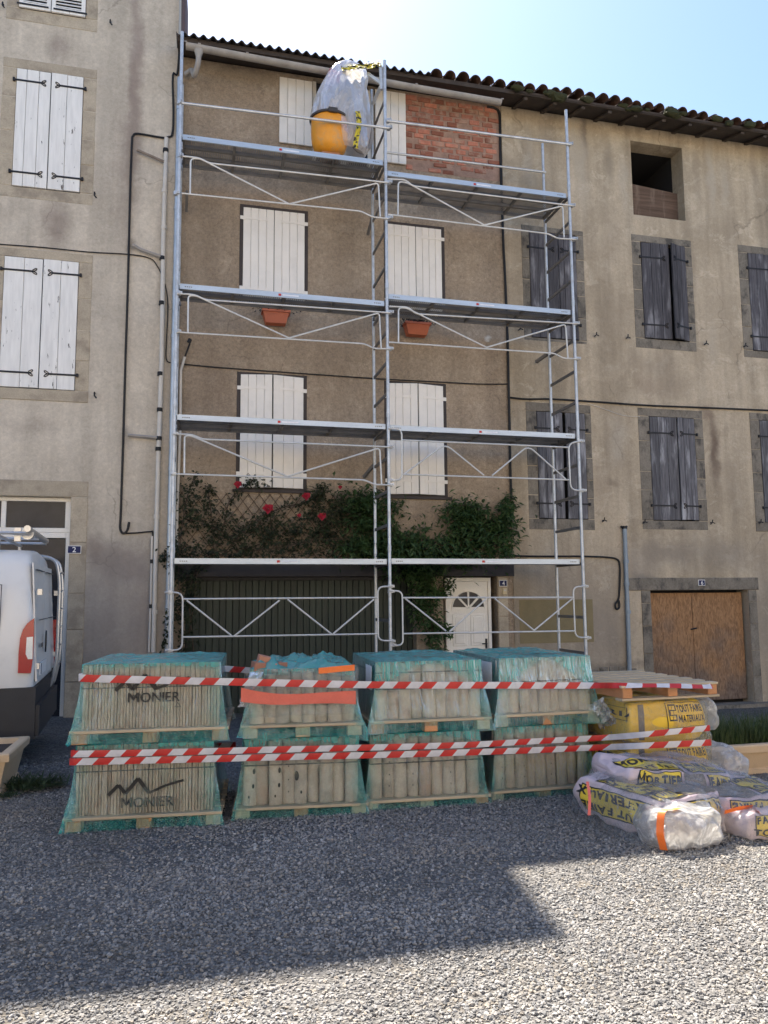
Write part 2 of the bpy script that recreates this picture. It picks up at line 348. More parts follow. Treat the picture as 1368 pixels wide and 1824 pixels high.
def weathered(name, c1, c2, c3, st=(26,10,1.1)):
    m = N(name); v = m.obj(); oi = m.n('ObjectInfo').outputs['Random']
    cx = m.n('CombineXYZ'); m.l(m.math('MULTIPLY',oi,53.),cx.inputs[0]); m.l(m.math('MULTIPLY',oi,31.),cx.inputs[2])
    av = m.n('VectorMath',operation='ADD'); m.l(v,av.inputs[0]); m.l(cx.outputs[0],av.inputs[1]); v = av.outputs[0]
    g = m.noise(m.mapping(v,st), 1.6, 7, .7, .3); b = m.noise(m.mapping(v,(5,1,1.0)), 1.3, 4, .6)
    c = m.mix(m.ramp(g,.32,.7), c1, c2); c = m.mix(m.math('MULTIPLY', m.ramp(b,.5,.72), .85), c, c3)
    c = m.scalecol(c, m.ramp(oi,0,1,.78,1.2))
    return m.done(m.bsdf(c, .8, 0, m.bump(g,.5,.004), .25))
M_grey = weathered('weathered_grey_wood', (.075,.072,.08), (.19,.185,.195), (.42,.42,.44))
M_purple = weathered('weathered_dark_wood', (.050,.047,.053), (.118,.113,.122), (.28,.275,.29))
def osb(name):
    m = N(name); p = m.obj()
    a = m.noise(m.mapping(p,(22,1,5)), 1.6, 5, .65, 1.2); b = m.noise(m.mapping(p,(1,1,.8)), 1.6, 4, .6)
    c = m.mix(m.ramp(a,.33,.66), (.20,.105,.05), (.40,.225,.11)); sx = m.n('SeparateXYZ'); m.l(p, sx.inputs[0])
    damp = m.ramp(m.math('ADD', m.math('MULTIPLY', b, 1.6), m.math('MULTIPLY', sx.outputs[2], -.42)), .25, .85, 0, .88)
    c = m.mix(damp, c, m.mix(m.ramp(a,.35,.65), (.105,.075,.058), (.20,.155,.125)))
    return m.done(m.bsdf(c, .75, 0, m.bump(a,.35,.004), .25))
M_osb = osb('strand_board')

# ------------------------------------------------------------------ ground
def make_ground():
    m = N('gravel_bed'); p = m.pos()
    v1 = m.n('TexVoronoi'); v1.inputs['Scale'].default_value = 46; m.l(p, v1.inputs['Vector'])
    v2 = m.n('TexVoronoi'); v2.inputs['Scale'].default_value = 90; m.l(p, v2.inputs['Vector'])
    sep = m.n('SeparateColor'); m.l(v1.outputs['Color'], sep.inputs[0])
    big = m.noise(p, .8, 5, .6); pat = m.noise(p, 2.3, 4, .6)
    f = m.math('MULTIPLY', m.ramp(sep.outputs[0],0,1,.55,1.35,False), m.ramp(v1.outputs['Distance'],.0,.75,1.12,.5))
    f = m.math('MULTIPLY', f, m.ramp(big,.3,.7,.88,1.1))
    c = m.scalecol(m.mix(m.ramp(pat,.5,.7), (.215,.208,.20), (.25,.225,.19)), f)
    h = m.math('ADD', m.ramp(v1.outputs['Distance'],0,.6,1,0), m.math('MULTIPLY', m.ramp(v2.outputs['Distance'],0,.6,1,0), .35))
    mat = m.done(m.bsdf(c, .9, 0, m.bump(h,.9,.02), .2))
    xs = [-70,-40,-22,-14]+[-10+i for i in range(25)]+[18,24,40,70]; ys = [-70,-40,-20,-10,-4]+[-2+.5*i for i in range(34)]+[18,26,45,80]
    b = MB(); nx = len(xs)
    b.v = [(x,y,gz(x,min(y,13))) for y in ys for x in xs]
    b.f = [(j*nx+i,j*nx+i+1,(j+1)*nx+i+1,(j+1)*nx+i) for j in range(len(ys)-1) for i in range(nx-1)]; b.m = [0]*len(b.f)
    return tag(b.build('ground', mat, smooth=True), kind='structure')
make_ground()

# ------------------------------------------------------------------ house building blocks
def wall_mb(x0, x1, z0, z1, Y, holes):
    """holes: (x0,x1,z0,z1,depth) -> facade sheet with reveals (0) and dark backs (1)"""
    b = MB(); xs = sorted({x0,x1}|{h[0] for h in holes}|{h[1] for h in holes}); zs = sorted({z0,z1}|{h[2] for h in holes}|{h[3] for h in holes})
    xs = [x for x in xs if x0 <= x <= x1]; zs = [z for z in zs if z0 <= z <= z1]
    for i in range(len(xs)-1):
        for j in range(len(zs)-1):
            cx, cz = (xs[i]+xs[i+1])/2, (zs[j]+zs[j+1])/2
            if any(h[0]<cx<h[1] and h[2]<cz<h[3] for h in holes): continue
            b.quad((xs[i],Y,zs[j]),(xs[i+1],Y,zs[j]),(xs[i+1],Y,zs[j+1]),(xs[i],Y,zs[j+1]))
    for a,c,d,e,dep in holes:
        q = Y+min(dep,.35)
        b.quad((a,Y,d),(a,q,d),(a,q,e),(a,Y,e)); b.quad((c,Y,d),(c,Y,e),(c,q,e),(c,q,d)); b.quad((a,Y,e),(a,q,e),(c,q,e),(c,Y,e)); b.quad((a,Y,d),(c,Y,d),(c,q,d),(a,q,d))
        if dep > .35:
            r = Y+dep
            b.quad((a,q,d),(a,r,d),(a,r,e),(a,q,e),1); b.quad((c,q,d),(c,q,e),(c,r,e),(c,r,d),1); b.quad((a,q,e),(a,r,e),(c,r,e),(c,q,e),1); b.quad((a,q,d),(c,q,d),(c,r,d),(a,r,d),1); q = r
        b.quad((a,q,d),(c,q,d),(c,q,e),(a,q,e),1)
    return b
def cbox(b, x0, x1, y0, y1, z0, z1, ch=.004, mi=0):   # board with chamfered front edges (front = y0)
    c = ch
    vs = [(x0+c,y0,z0+c),(x1-c,y0,z0+c),(x1-c,y0,z1-c),(x0+c,y0,z1-c),(x0,y0+c,z0),(x1,y0+c,z0),(x1,y0+c,z1),(x0,y0+c,z1),(x0,y1,z0),(x1,y1,z0),(x1,y1,z1),(x0,y1,z1)]
    fs = [(0,1,2,3)]+[(i,4+i,4+(i+1)%4,(i+1)%4) for i in range(4)]+[(4+i,8+i,8+(i+1)%4,4+(i+1)%4) for i in range(4)]+[(8,11,10,9)]
    return b.add(vs, fs, mi)
def strap(b, L, side, z, y, h=.028, scroll=.055):
    """wrought strap ending in two scrolls; runs from the hinge (x=0)"""
    s = side; b.box(min(-.03*s,L*s), max(-.03*s,L*s), y-.008, y, z-h/2, z+h/2)
    b.box(min(-.05*s,-.02*s), max(-.05*s,-.02*s), y-.025, y+.02, z-h*.9, z+h*.9)
    for t in (1,-1):
        pts = []
        for k in range(11):
            a = k/10*1.55*math.pi; rr = scroll*(.62-.26*k/10)
            pts.append((s*(L+scroll*.05+scroll*.95*math.sin(a*.72)*(1-.25*k/10)), y-.006, z+t*(.004+rr*(1-math.cos(a))*.85)))
        b.tube(pts, .0075, 5)
def shutter(house, xh, side, w, z0, z1, Y, ang, cuts, mat, hz=(), hinge='scroll', th=.028, jag=0., blabel=None, seamx=.003):
    o_mb = MB(); s = side
    def X(a, b): return (min(a*s,b*s), max(a*s,b*s))
    o_mb.box(*X(.012,w-.012), th+.001, th+.012, z0+.03, z1-.03)
    o = o_mb.mesh('shutter', mat); ob = bpy.data.objects.new('shutter', o); COL.objects.link(ob); ob.parent = house
    ob.location = Vector((xh, Y, 0))-ORG[house.name]; ob.rotation_euler = (0,0,-s*ang); ORG[ob.name] = Vector((0,0,0))
    e = [0]+[c*w for c in cuts]+[w]
    for a, c in zip(e[:-1], e[1:]):
        b = MB(); x0, x1 = X(a+seamx, c-seamx); j0, j1 = random.uniform(0,jag), random.uniform(0,jag)
        cbox(b, x0, x1, 0, th, z0+j0, z1-j1, .0045); pk = b.build('plank', mat, ob)
    for zz in hz:
        b = MB()
        if hinge == 'scroll': strap(b, w*.76, s, zz, 0)
        elif hinge == 'pin':
            b.box(*X(-.05,.05), -.010, .02, zz-.03, zz+.03); b.box(*X(.051,w*.74), -.007, .002, zz-.017, zz+.017); b.box(*X(w*.741,w*.80), -.007, .002, zz-.028, zz+.028)
        b.build('strap_hinge', M_iron if hinge=='scroll' else M_white, ob)
    return ob
def surround(house, inner, outer, Y, mat, nl, nr, proud=.012, sill=True, lint=True, dep=.05):
    ix0,ix1,iz0,iz1 = inner; ox0,ox1,oz0,oz1 = outer
    def st(x0,x1,z0,z1):
        b = MB(); j = .004; p = proud+random.uniform(-.005,.006)
        cbox(b, x0+j, x1-j, Y-p, Y+dep, z0+j, z1-j, .006); b.build('stone', mat, house)
    if lint: st(ox0,ox1,iz1,oz1)
    if sill: st(ox0,ox1,oz0,iz0)
    for (a,c,n) in ((ox0,ix0,nl),(ix1,ox1,nr)):
        cut = [iz0]+[iz0+(iz1-iz0)*(k+random.uniform(-.18,.18))/n for k in range(1,n)]+[iz1]
        for k in range(n):
            st(a,c,cut[k],cut[k+1])
def hole(r, dep, g=0.): return (r[0]-g, r[1]+g, r[2]-g, r[3]+g, dep)

# ------------------------------------------------------------------ left house (number 2)
XL0, XL1, ZL = -9.5, W(306,600,YL).x, 12.6
left = thing('house', 'tall pale grey rendered house with flaking white shutters, number 2 by its door', 'house', (XL1, YL, 0))
q1 = R4((38,-128),(155,-118),(155,30),(38,15),YL); q1 = (q1[0],q1[1],W(95,24,YL).z,W(95,-125,YL).z)
q2 = R4((32,122),(150,138.5),(141,343.6),(20,331),YL)
q3 = R4((9.5,456.6),(140,467),(133.5,697),(-3,688),YL)
qd = (W(-95,1000,YL).x, W(122.5,1000,YL).x, -.2, W(60,884,YL).z)
b = wall_mb(XL0, XL1, -.5, ZL, YL, [hole(q1,.05,.008),hole(q2,.05,.008),hole(q3,.05,.008),hole(qd,.30)])
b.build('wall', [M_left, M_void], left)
b = MB(); b.box(XL0, XL1, YL+.36, 22, 5.0, ZL); b.quad((XL1,YL,-.5),(XL1,YL+.36,-.5),(XL1,YL+.36,ZL),(XL1,YL,ZL)); b.box(XL0, XL1, YL+2.4, 22, -.5, 5.0)
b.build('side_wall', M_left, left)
rf = MB(); ZR = ZL+4.9*math.tan(R(27)); e0, e1 = XL0-.3, XL1+.06
rf.add([(e0,YL-.12,ZL-.08),(e1,YL-.12,ZL-.08),(e1,YL-.12,ZL),(e0,YL-.12,ZL),(e1,17.1,ZR),(e0,17.1,ZR),(e1,22.3,ZL),(e0,22.3,ZL),(e1,22.3,ZL-.08),(e0,22.3,ZL-.08)],
    [(0,1,2,3),(3,2,4,5),(5,4,6,7),(7,6,8,9),(0,9,8,1),(1,8,6,4,2),(0,3,5,7,9)])
rf.build('roof', M_tile, left)
for q, nl, nr, o in ((q2,4,4,((8,101),(174,124),(165,366),(-8,348))),(q3,3,4,((-12,441),(165,452),(158,720),(-16,708))),(q1,3,4,((15,-160),(177,-150),(177,55),(15,33)))):
    r = R4(*o,YL); r = (r[0],r[1],r[2],r[3]) if q is not q1 else (r[0],r[1],W(95,46,YL).z,r[3]); surround(left, q, r, YL, M_stoneL, nl, nr, .008)
ro = R4((-130,850),(152,857),(150,1290),(-130,1290),YL); surround(left, qd, (ro[0],ro[1],-.2,ro[3]), YL, M_stoneL, 4, 5, .010, sill=False)
for q, sp in ((q2,(92.5-32)/118),(q3,(77-9.5)/130.5)):
    wd = q[1]-q[0]; wl = wd*sp; h = q[3]-q[2]
    zs = (q[2]+h*.115, q[3]-h*.105)
    shutter(left, q[0], 1, wl-.004, q[2], q[3], YL-.02, 0, (.30,.66) if q is q2 else (.52,), M_worn, zs, jag=.01)
    shutter(left, q[1], -1, wd-wl-.004, q[2], q[3], YL-.02, 0, (.5,), M_worn, zs, jag=.01)
def louvre(house, x0, x1, z0, z1, Y, side):
    b = MB(); t = .03; st = .06
    for a,c,d,e in ((x0,x0+st,z0,z1),(x1-st,x1,z0,z1),(x0+st,x1-st,z0,z0+.09),(x0+st,x1-st,z1-.09,z1)): cbox(b,a,c,Y-t,Y,d,e,.004)
    o = b.build('louvred_shutter', M_worn, house); n = int((z1-z0-.18)/.052)
    for k in range(n):
        z = z0+.09+(k+.5)*(z1-z0-.18)/n; s = MB(); s.obox(((x0+x1)/2,Y-t*.45,z),((x1-x0)/2-st-.001,0,0),(0,.013,.018),(0,.003,-.002)); s.build('slat', M_worn, o)
    s = MB(); strapz = z0+.05; s.box(x0-.03 if side>0 else x0+.03, x1-.03 if side>0 else x1+.03, Y-t-.01, Y-t-.001, strapz-.013, strapz+.013); s.build('strap_hinge', M_iron, o)
xm = (q1[0]+q1[1])/2-.02
louvre(left, q1[0], xm-.006, q1[2], q1[3], YL-.012, 1); louvre(left, xm+.006, q1[1], q1[2], q1[3], YL-.012, -1)
# door with transom light
tz0, tz1 = W(60,946,YL+.12).z, qd[3]
b = MB(); Yd = YL+.12
for a,c,d,e in ((qd[0],qd[1],tz1-.06,tz1),(qd[0],qd[1],tz0-.02,tz0+.05),(qd[1]-.09,qd[1],tz0+.05,tz1-.06),(W(2,910,Yd).x,W(11,910,Yd).x,tz0+.05,tz1-.06),(qd[0],qd[0]+.09,tz0+.05,tz1-.06)): cbox(b,a,c,Yd,Yd+.07,d,e,.006)
tr = b.build('transom_window', M_pvcw, left)
MB().box(W(11,910,Yd).x,qd[1]-.09,Yd+.03,Yd+.045,tz0+.05,tz1-.06).build('pane', M_glass, tr)
MB().box(qd[0]+.09,W(2,910,Yd).x,Yd+.03,Yd+.045,tz0+.05,tz1-.06).build('pane', M_glass, tr)
b = MB(); cbox(b,qd[1]-.07,qd[1],Yd,Yd+.07,-.15,tz0-.022,.006); cbox(b,qd[0],qd[0]+.07,Yd,Yd+.07,-.15,tz0-.022,.006); cbox(b,qd[0]+.07,qd[1]-.07,Yd,Yd+.07,tz0-.10,tz0-.022,.006)
dr = b.build('door_frame', M_pvcw, left)
b = MB(); cbox(b,qd[0]+.07,qd[1]-.07,Yd+.03,Yd+.06,-.12,tz0-.10,.01); b.build('door', M_glass, left)
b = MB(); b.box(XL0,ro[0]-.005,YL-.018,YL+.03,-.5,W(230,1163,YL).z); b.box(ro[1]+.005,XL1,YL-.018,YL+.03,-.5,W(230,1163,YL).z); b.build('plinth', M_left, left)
b = MB(); b.tube([W(327,62,YL-.07),Vector((W(329,-100,YL-.07).x,YL-.07,ZL-.1))], .04, 10); b.build('downpipe', pm('brown_pipe',(.10,.065,.06),.5), left)
for px,py in ((197,43),(169,349),(169,704),(6,12)):
    p = W(px,py,YL); b = MB(); b.tube([p+Vector((0,.02,.03)),p+Vector((0,-.06,.03)),p+Vector((.0,-.06,-.02)),p+Vector((.03,-.07,-.06))], .012, 6); b.build('shutter_stay', M_iron, left)

# ------------------------------------------------------------------ middle house (number 4)
XM0, XM1 = XL1, W(900,500).x
ZE = 10.52     # wall top under the eaves
mid = thing('house', 'brown roughcast house behind the scaffold with white shutters and a bare brick patch', 'house', (XM0, YW, 0))
w_a = (W(557,210).x, W(668,230).x, W(610,292).z, W(610,148).z)                 # top storey window, shutters folded back
w_b = R4((428,363),(549,377),(548,546),(425,535)); w_c = R4((684,393),(792,405),(793,566),(684,556))
w_d = R4((421,660),(546,671),(547,873),(421,873)); w_e = R4((685,678),(795,684),(797,885),(685,884))
zg = W(540,1027).z; gar = (W(330,1100).x, W(742,1100).x, -.4, zg)
dor = (W(790,1090).x, W(887,1090).x, -.4, zg)
b = wall_mb(XM0, XM1, -.5, ZE, YW, [hole(w_a,.25),hole(w_b,.10),hole(w_c,.10),hole(w_d,.10),hole(w_e,.10),hole(gar,.3),hole(dor,.3)])
b.build('wall', [M_mid, M_void], mid)
MB().box(XM0+.001, XM1, YW+.5, 22, 5.2, ZE-.01).box(XM0+.001, XM1, YW+.5, 22, -.5, 5.19).build('back_wall', M_mid, mid)
def frame(house, r, Y, t, dep, mat, sill=True):
    b = MB(); x0,x1,z0,z1 = r; e=.002
    for a,c,d,f in ((x0+e,x0+t,z0+e,z1-e),(x1-t,x1-e,z0+e,z1-e),(x0+t,x1-t,z1-t,z1-e),(x0+t,x1-t,z0+e,z0+t*.6)): cbox(b,a,c,Y-.012,Y+dep,d,f,.004)
    fr = b.build('window_frame', mat, house)
    if sill: b = MB(); b.box(x0-.05,x1+.06,Y-.05,Y+.03,z0-.045,z0-.002); b.build('window_sill', mat, house)
    return fr
for r in (w_b,w_c,w_d,w_e): frame(mid, r, YW, .05, .05, M_dkframe)
def pair(r, split, ang, nL, nR, hzf=(.12,.88)):
    x0,x1,z0,z1 = r[0]+.055, r[1]-.055, r[2]+.03, r[3]-.045; h = z1-z0; xs = x0+(x1-x0)*split
    hz = tuple(z0+h*k for k in hzf); Yp = YW-.008 if ang == 0 else YW-.018
    shutter(mid, x0, 1, xs-x0-.003, z0, z1, Yp, ang, [k/nL for k in range(1,nL)], M_white, hz, 'pin', seamx=.0022)
    shutter(mid, x1, -1, x1-xs-.003, z0, z1, Yp, ang, [k/nR for k in range(1,nR)], M_white, hz, 'pin', seamx=.0022)
pair(w_b,.5,0,4,4); pair(w_c,.52,0,4,4); pair(w_d,.5,R(10),4,3); pair(w_e,.52,R(10),4,3)
rl = R4((497,141),(555,147),(556,262),(497,257)); rr = R4((667,162),(720,169),(724,294),(668,290))
shutter(mid, rl[1], -1, rl[1]-rl[0], rl[2], rl[3], YW-.05, 0, (.25,.5,.75), M_white, (), None)
shutter(mid, rr[0], 1, rr[1]-rr[0], rr[2], rr[3], YW-.05, 0, (.25,.5,.75), M_white, (), None)
b = MB()
for a,c in ((w_a[0]+.002,w_a[0]+.07),((w_a[0]+w_a[1])/2-.05,(w_a[0]+w_a[1])/2+.05),(w_a[1]-.12,w_a[1]-.002)): cbox(b,a,c,YW+.06,YW+.12,w_a[2]+.002,w_a[3]-.002,.005)
fw = b.build('window_frame', M_pvcw, mid); MB().box(w_a[0]+.07,w_a[1]-.12,YW+.10,YW+.11,w_a[2]+.002,w_a[3]-.002).build('pane', M_glass, fw)
# brick patch left bare of render
bx0,bx1 = W(722,240).x, W(890,240).x; bz0 = W(800,312).z
b = MB(); b.box(bx0,bx1,YW-.004,YW+.02,bz0,ZE-.02); bp = b.build('brick_panel', M_mortar, mid)
bme = []
for k in range(4):
    t = MB(); w,h = (.235,.082) if k<3 else (.112,.082); cbox(t,-w/2,w/2,-.012,.02,-h/2,h/2,.008); me = t.mesh('brick', M_brick)
    for v in me.vertices: v.co += Vector((random.uniform(-.006,.006),random.uniform(-.004,.004),random.uniform(-.005,.005)))
    bme.append(me)
z = bz0+.05; row = 0
while z < ZE-.05:
    x = bx0+.02+(0 if row%2 else .125)+random.uniform(-.05,.02)
    if row%2 == 0: inst('brick', bme[3], bp, (bx0+.065,YW-.006,z))
    while x+.235 < bx1+.03:
        if not ((row < 2 and random.random() < .35) or random.random() < .04):
            inst('brick', bme[random.randrange(3)], bp, (min(x+.118,bx1-.1),YW-.006+random.uniform(-.007,.006),z+random.uniform(-.006,.006)), (0,random.uniform(-.045,.045),0), (random.uniform(.72,1.02),1,random.uniform(.8,1.08)))
        x += .252
    z += .1; row += 1
# garage: header beam and boarded door
b = MB(); b.box(W(306,1015).x, W(913,1015).x, YW-.06, YW+.1, zg, W(540,1005).z); b.build('header_beam', M_beam, mid)
gd = MB().box(gar[0]+.002,gar[1]-.002,YW+.24,YW+.27,-.35,zg-.002).build('garage_door', M_green, mid)
nb = 36; bw = (gar[1]-gar[0]-.01)/nb
t = MB(); cbox(t,-bw/2+.004,bw/2-.004,-.018,.004,-.35,zg-.06,.005); t.box(-.006,.006,-.021,-.017,zg-.24,zg-.228); bm_ = t.mesh('board', M_green)
for k in range(nb): inst('board', bm_, gd, (gar[0]+.005+bw*(k+.5),YW+.222+random.uniform(-.002,.002),0))
MB().box(gar[0]+.002,gar[1]-.002,YW+.19,YW+.215,zg-.055,zg-.002).build('door_rail', M_beam, gd)
# front door with fan light
dx0,dx1 = W(794,1090,YW+.05).x, W(875,1090,YW+.05).x; dz1 = W(834,1029,YW+.05).z; dY = YW+.06; dcx = (dx0+dx1)/2; dw = dx1-dx0
b = MB(); cbox(b,dx0,dx0+.055,dY-.02,dY+.06,-.3,dz1,.005); cbox(b,dx1-.055,dx1,dY-.02,dY+.06,-.3,dz1,.005); cbox(b,dx0+.055,dx1-.055,dY-.02,dY+.06,dz1-.06,dz1,.005); b.build('door_frame', M_pvcw, mid)
b = MB(); cbox(b,dx0+.058,dx1-.058,dY,dY+.045,-.28,dz1-.063,.004); fd = b.build('front_door', M_pvcw, mid)
fz = W(830,1084,dY).z; fr_ = (dw-.11)*.40
for k in range(4):
    a0, a1 = math.pi*k/4+.075, math.pi*(k+1)/4-.075; b = MB(); n = 6
    pts = [(dcx+.03*math.cos((a0+a1)/2), fz+.012+.03*math.sin((a0+a1)/2))]+[(dcx+fr_*math.cos(a0+(a1-a0)*i/n), fz+.006+fr_*math.sin(a0+(a1-a0)*i/n)) for i in range(n+1)]
    b.prism(pts, dY-.006, dY+.01); b.build('pane', M_glass, fd)
b = MB(); arc = [(dcx+(fr_+.012)*math.cos(math.pi*i/16),dY-.006,fz+(fr_+.012)*math.sin(math.pi*i/16)) for i in range(17)]; b.tube(arc,.012,6); b.box(dcx-fr_-.02,dcx+fr_+.02,dY-.016,dY+.005,fz-.028,fz-.004)
for k in (1,2,3): a=math.pi*k/4; b.bar((dcx,dY-.004,fz),(dcx+fr_*math.cos(a),dY-.004,fz+fr_*math.sin(a)),.026,.02,(0,1,0))
b.build('fan_light_bars', M_pvcw, fd)
for (a,c) in ((dcx-fr_-.01,dcx-.03),(dcx+.03,dcx+fr_+.01)):
    for (d,e) in ((fz-.62,fz-.09),(-.15,fz-.70)):
        b = MB(); cbox(b,a,c,dY-.010,dY+.005,d,e,.009); cbox(b,a+.045,c-.045,dY-.018,dY-.008,d+.045,e-.045,.008); b.build('panel', M_pvcw, fd)
hz_ = W(869,1146,dY).z; b = MB(); b.box(dx1-.115,dx1-.085,dY-.02,dY,hz_-.14,hz_+.08); b.tube([(dx1-.10,dY-.02,hz_),(dx1-.10,dY-.055,hz_),(dx1-.19,dY-.058,hz_)],.010,8); b.build('door_handle', M_iron, fd)
b = MB(); b.box(dx0-.02,dx1+.02,YW-.25,YW+.2,-.5,gz(4.6,12.2)+.03); b.build('doorstep', M_stoneR, mid)
for k,(a,c) in enumerate(((-.35,.2),(.21,.75),(.76,1.3),(1.31,zg-.01))):
    b = MB(); cbox(b,W(888,1090).x,W(905,1090).x,YW-.012,YW+.05,a,c,.006); b.build('stone', M_stoneL, mid)
# roof: fibre-cement sheets at the left, clay tiles from there on; gutter
XT = W(768,130,11.7).x; PIT = R(17)
def eave(x): return ZE-.0
yE = YW-.62; zE = ZE-.075
b = MB(); xs = [XM0-.02+i*.0225 for i in range(int((XT-XM0)/.0225)+1)]
vs = []; L = 5.2
for yy, zz in ((yE-.06, zE-.02),(yE+L, zE-.02+(L+.06)*math.tan(PIT))):
    for x in xs: vs.append((x, yy, zz+.032*math.sin(x*2*math.pi/.148)+.01*math.sin(x*1.3)+.012))
    for x in xs: vs.append((x, yy, zz+.032*math.sin(x*2*math.pi/.148)+.01*math.sin(x*1.3)-.002))
n = len(xs); fs = []
for i in range(n-1): fs += [(i,i+1,2*n+i+1,2*n+i),(n+i,3*n+i,3*n+i+1,n+i+1),(i,n+i,n+i+1,i+1)]
b.add(vs, fs); b.build('corrugated_roof', M_fibre, mid, smooth=True)
b = MB(); b.add([(XM0,yE+.02,zE-.05),(14.5,yE+.02,zE-.05),(14.5,17.2,zE+1.6),(XM0,17.2,zE+1.6),(14.5,22.4,zE-.05),(XM0,22.4,zE-.05),(XM0,YW+.5,zE-.05),(14.5,YW+.5,zE-.05)],[(0,3,2,1),(3,5,4,2)])
rfm = b.build('roof', M_oldwood, mid)
def soffit(house, x0, x1, y0, dz):
    b = MB(); s = math.tan(PIT)
    vs = [(x,y,zE-dz+(y-yE)*s+t) for t in (-.012,.008) for y in (y0,YW+.03) for x in (x0,x1)]
    b.add(vs,[(0,2,3,1),(4,5,7,6),(0,1,5,4),(2,6,7,3),(0,4,6,2),(1,3,7,5)]); return b.build('soffit', M_oldwood, house)
soffit(mid, XM0, XM1-.002, yE+.05, .075)
b = MB(); b.box(XM0,XM1-.002,yE+.02,yE+.045,zE-.09,zE-.015); b.build('eaves_board', M_oldwood, mid)
def gutter(house, pts, r, mat):
    b = MB(); n = 10; N_ = len(pts); vs = []
    for p in pts:
        for k in range(n+1): a = math.pi+math.pi*k/n; vs.append((p.x, p.y+r*math.cos(a), p.z+r*math.sin(a)))
        for k in range(n,-1,-1): a = math.pi+math.pi*k/n; vs.append((p.x, p.y+(r-.006)*math.cos(a), p.z+(r-.006)*math.sin(a)))
    m_ = 2*(n+1); b.add(vs, [(i*m_+k,i*m_+(k+1)%m_,(i+1)*m_+(k+1)%m_,(i+1)*m_+k) for i in range(N_-1) for k in range(m_)]+[tuple(range(m_))[::-1],tuple((N_-1)*m_+k for k in range(m_))])
    for i in range(N_):   # joint sleeves
        p = pts[i]; b.tube([(p.x-.02,p.y-r-.004,p.z+.004),(p.x+.02,p.y-r-.004,p.z+.004)],.01,6)
    return b
yG = yE-.08
gp = [W(331,80,yG),W(355,84,yG),W(440,100,yG),W(590,127,yG),W(740,155,yG),W(892,181,yG)]
g = gutter(mid, gp, .07, M_pvcgrey); gt = g.build('gutter', M_pvcgrey, mid, smooth=True)
b = MB(); o = W(354,90,yG); e = W(331,132,YW-.1); b.tube(roundpath([o,o+Vector((0,0,-.20)),Vector((o.x-.06,yG+.15,o.z-.34)),e+Vector((.10,-.10,.02)),e],.12,5),.042,10)
b.lathe([(.075,.0),(.06,-.05),(.045,-.1)],(o.x,o.y,o.z-.0),12); b.build('gutter_outlet', M_pvcgrey, mid, smooth=True)
b = MB(); ztop = W(326,140,YW-.12).z; xdp = W(313,500,YW-.12).x; b.tube([(xdp,YW-.12,ztop),(xdp,YW-.12,-.05)],.048,12)
for z_ in (1.5,3.6,5.7,7.8,9.5): b.tube([(xdp,YW-.12,z_),(xdp,YW-.12,z_+.05)],.056,12)
b.build('downspout', M_zinc, mid, smooth=True)
def tile_mesh(L=.44, r=.088):
    b = MB(); n = 9; vs = []
    for yy, k in ((0,1.0),(L,.86)):
        for rr in (r*k, (r-.014)*k):
            for i in range(n+1): a = math.pi*i/n; vs.append((rr*math.cos(a), yy, rr*1.05*math.sin(a)))
    m_ = n+1; fs = []
    for i in range(n): fs += [(i,i+1,2*m_+i+1,2*m_+i),(m_+i,3*m_+i,3*m_+i+1,m_+i+1),(i,m_+i,m_+i+1,i+1)]
    return b.add(vs, fs).mesh('roof_tile', M_tile, True)
TM = [tile_mesh(.44,r_) for r_ in (.102,.097,.106)]
def tile_rows(roof, xa, xb):
    x = xa; 
    while x < xb:
        sag = .02*math.sin(x*1.1)+.012*math.sin(x*3.1)
        for rw in range(2):
            inst('roof_tile', random.choice(TM), roof, (x+random.uniform(-.012,.012), yE-.03+rw*.33+random.uniform(-.03,.02), zE+.012+sag+rw*.33*math.tan(PIT)+.02*rw+random.uniform(-.006,.01)), (PIT+random.uniform(-.04,.02),random.uniform(-.05,.05),random.uniform(-.05,.05)))
        x += .232+random.uniform(-.008,.008)
tile_rows(rfm, XT+.08, XM1)

# ------------------------------------------------------------------ right house (number 6)
XR1 = 14.5
right = thing('house', 'ochre rendered house with weathered grey shutters and a boarded-up doorway, number 6 above', 'house', (XM1, YW, 0))
att = R4((1122,253),(1212,262),(1222,392),(1128,385))
wins = []   # inner, outer, split, angle left, angle right, material
def rw(i, o): return R4(*i), R4(*o)
defs = [
 (((943,412),(1025,420),(1029,606),(945,602)), ((928,403),(1040,410),(1043,613),(932,607)), .62, 0, 0, M_purple, .05),
 (((1141,432),(1220,440),(1226,609),(1147,603)), ((1124,418),(1229,428),(1242,628),(1131,619)), .60, R(3), R(16), M_purple, .05),
 (((1332,452),(1420,461),(1428,632),(1339,624)), ((1315,438),(1436,448),(1444,646),(1322,636)), .5, R(2), R(6), M_purple, .05),
 (((955,733),(1041,737),(1046,925),(960,924)), ((936,716),(1053,722),(1058,946),(941,942)), .56, 0, 0, M_grey, .05),
 (((1155,743),(1235,745),(1244,928),(1164,927)), ((1135,726),(1249,732),(1262,946),(1143,942)), .60, 0, R(5), M_grey, .05),
 (((1352,750),(1436,753),(1446,932),(1361,930)), ((1335,736),(1452,741),(1464,950),(1344,946)), .55, 0, 0, M_grey, .05)]
zd = W(1240,1051).z; d6 = (W(1162,1150).x, W(1337,1150).x, -.55, zd)
holes = [hole(att,1.6), hole(d6,.3)]
rects = []
for i,o,sp,a1,a2,mt,_ in defs:
    ri, r_o = rw(i,o); rects.append((ri,r_o,sp,a1,a2,mt)); holes.append(hole(ri,.12,.006))
b = wall_mb(XM1, XR1, -.8, ZE, YW-.012, holes); b.build('wall', [M_right, M_void], right)
MB().box(XM1+.001, XR1, YW+1.7, 22, -.8, ZE-.01).build('back_wall', M_right, right)
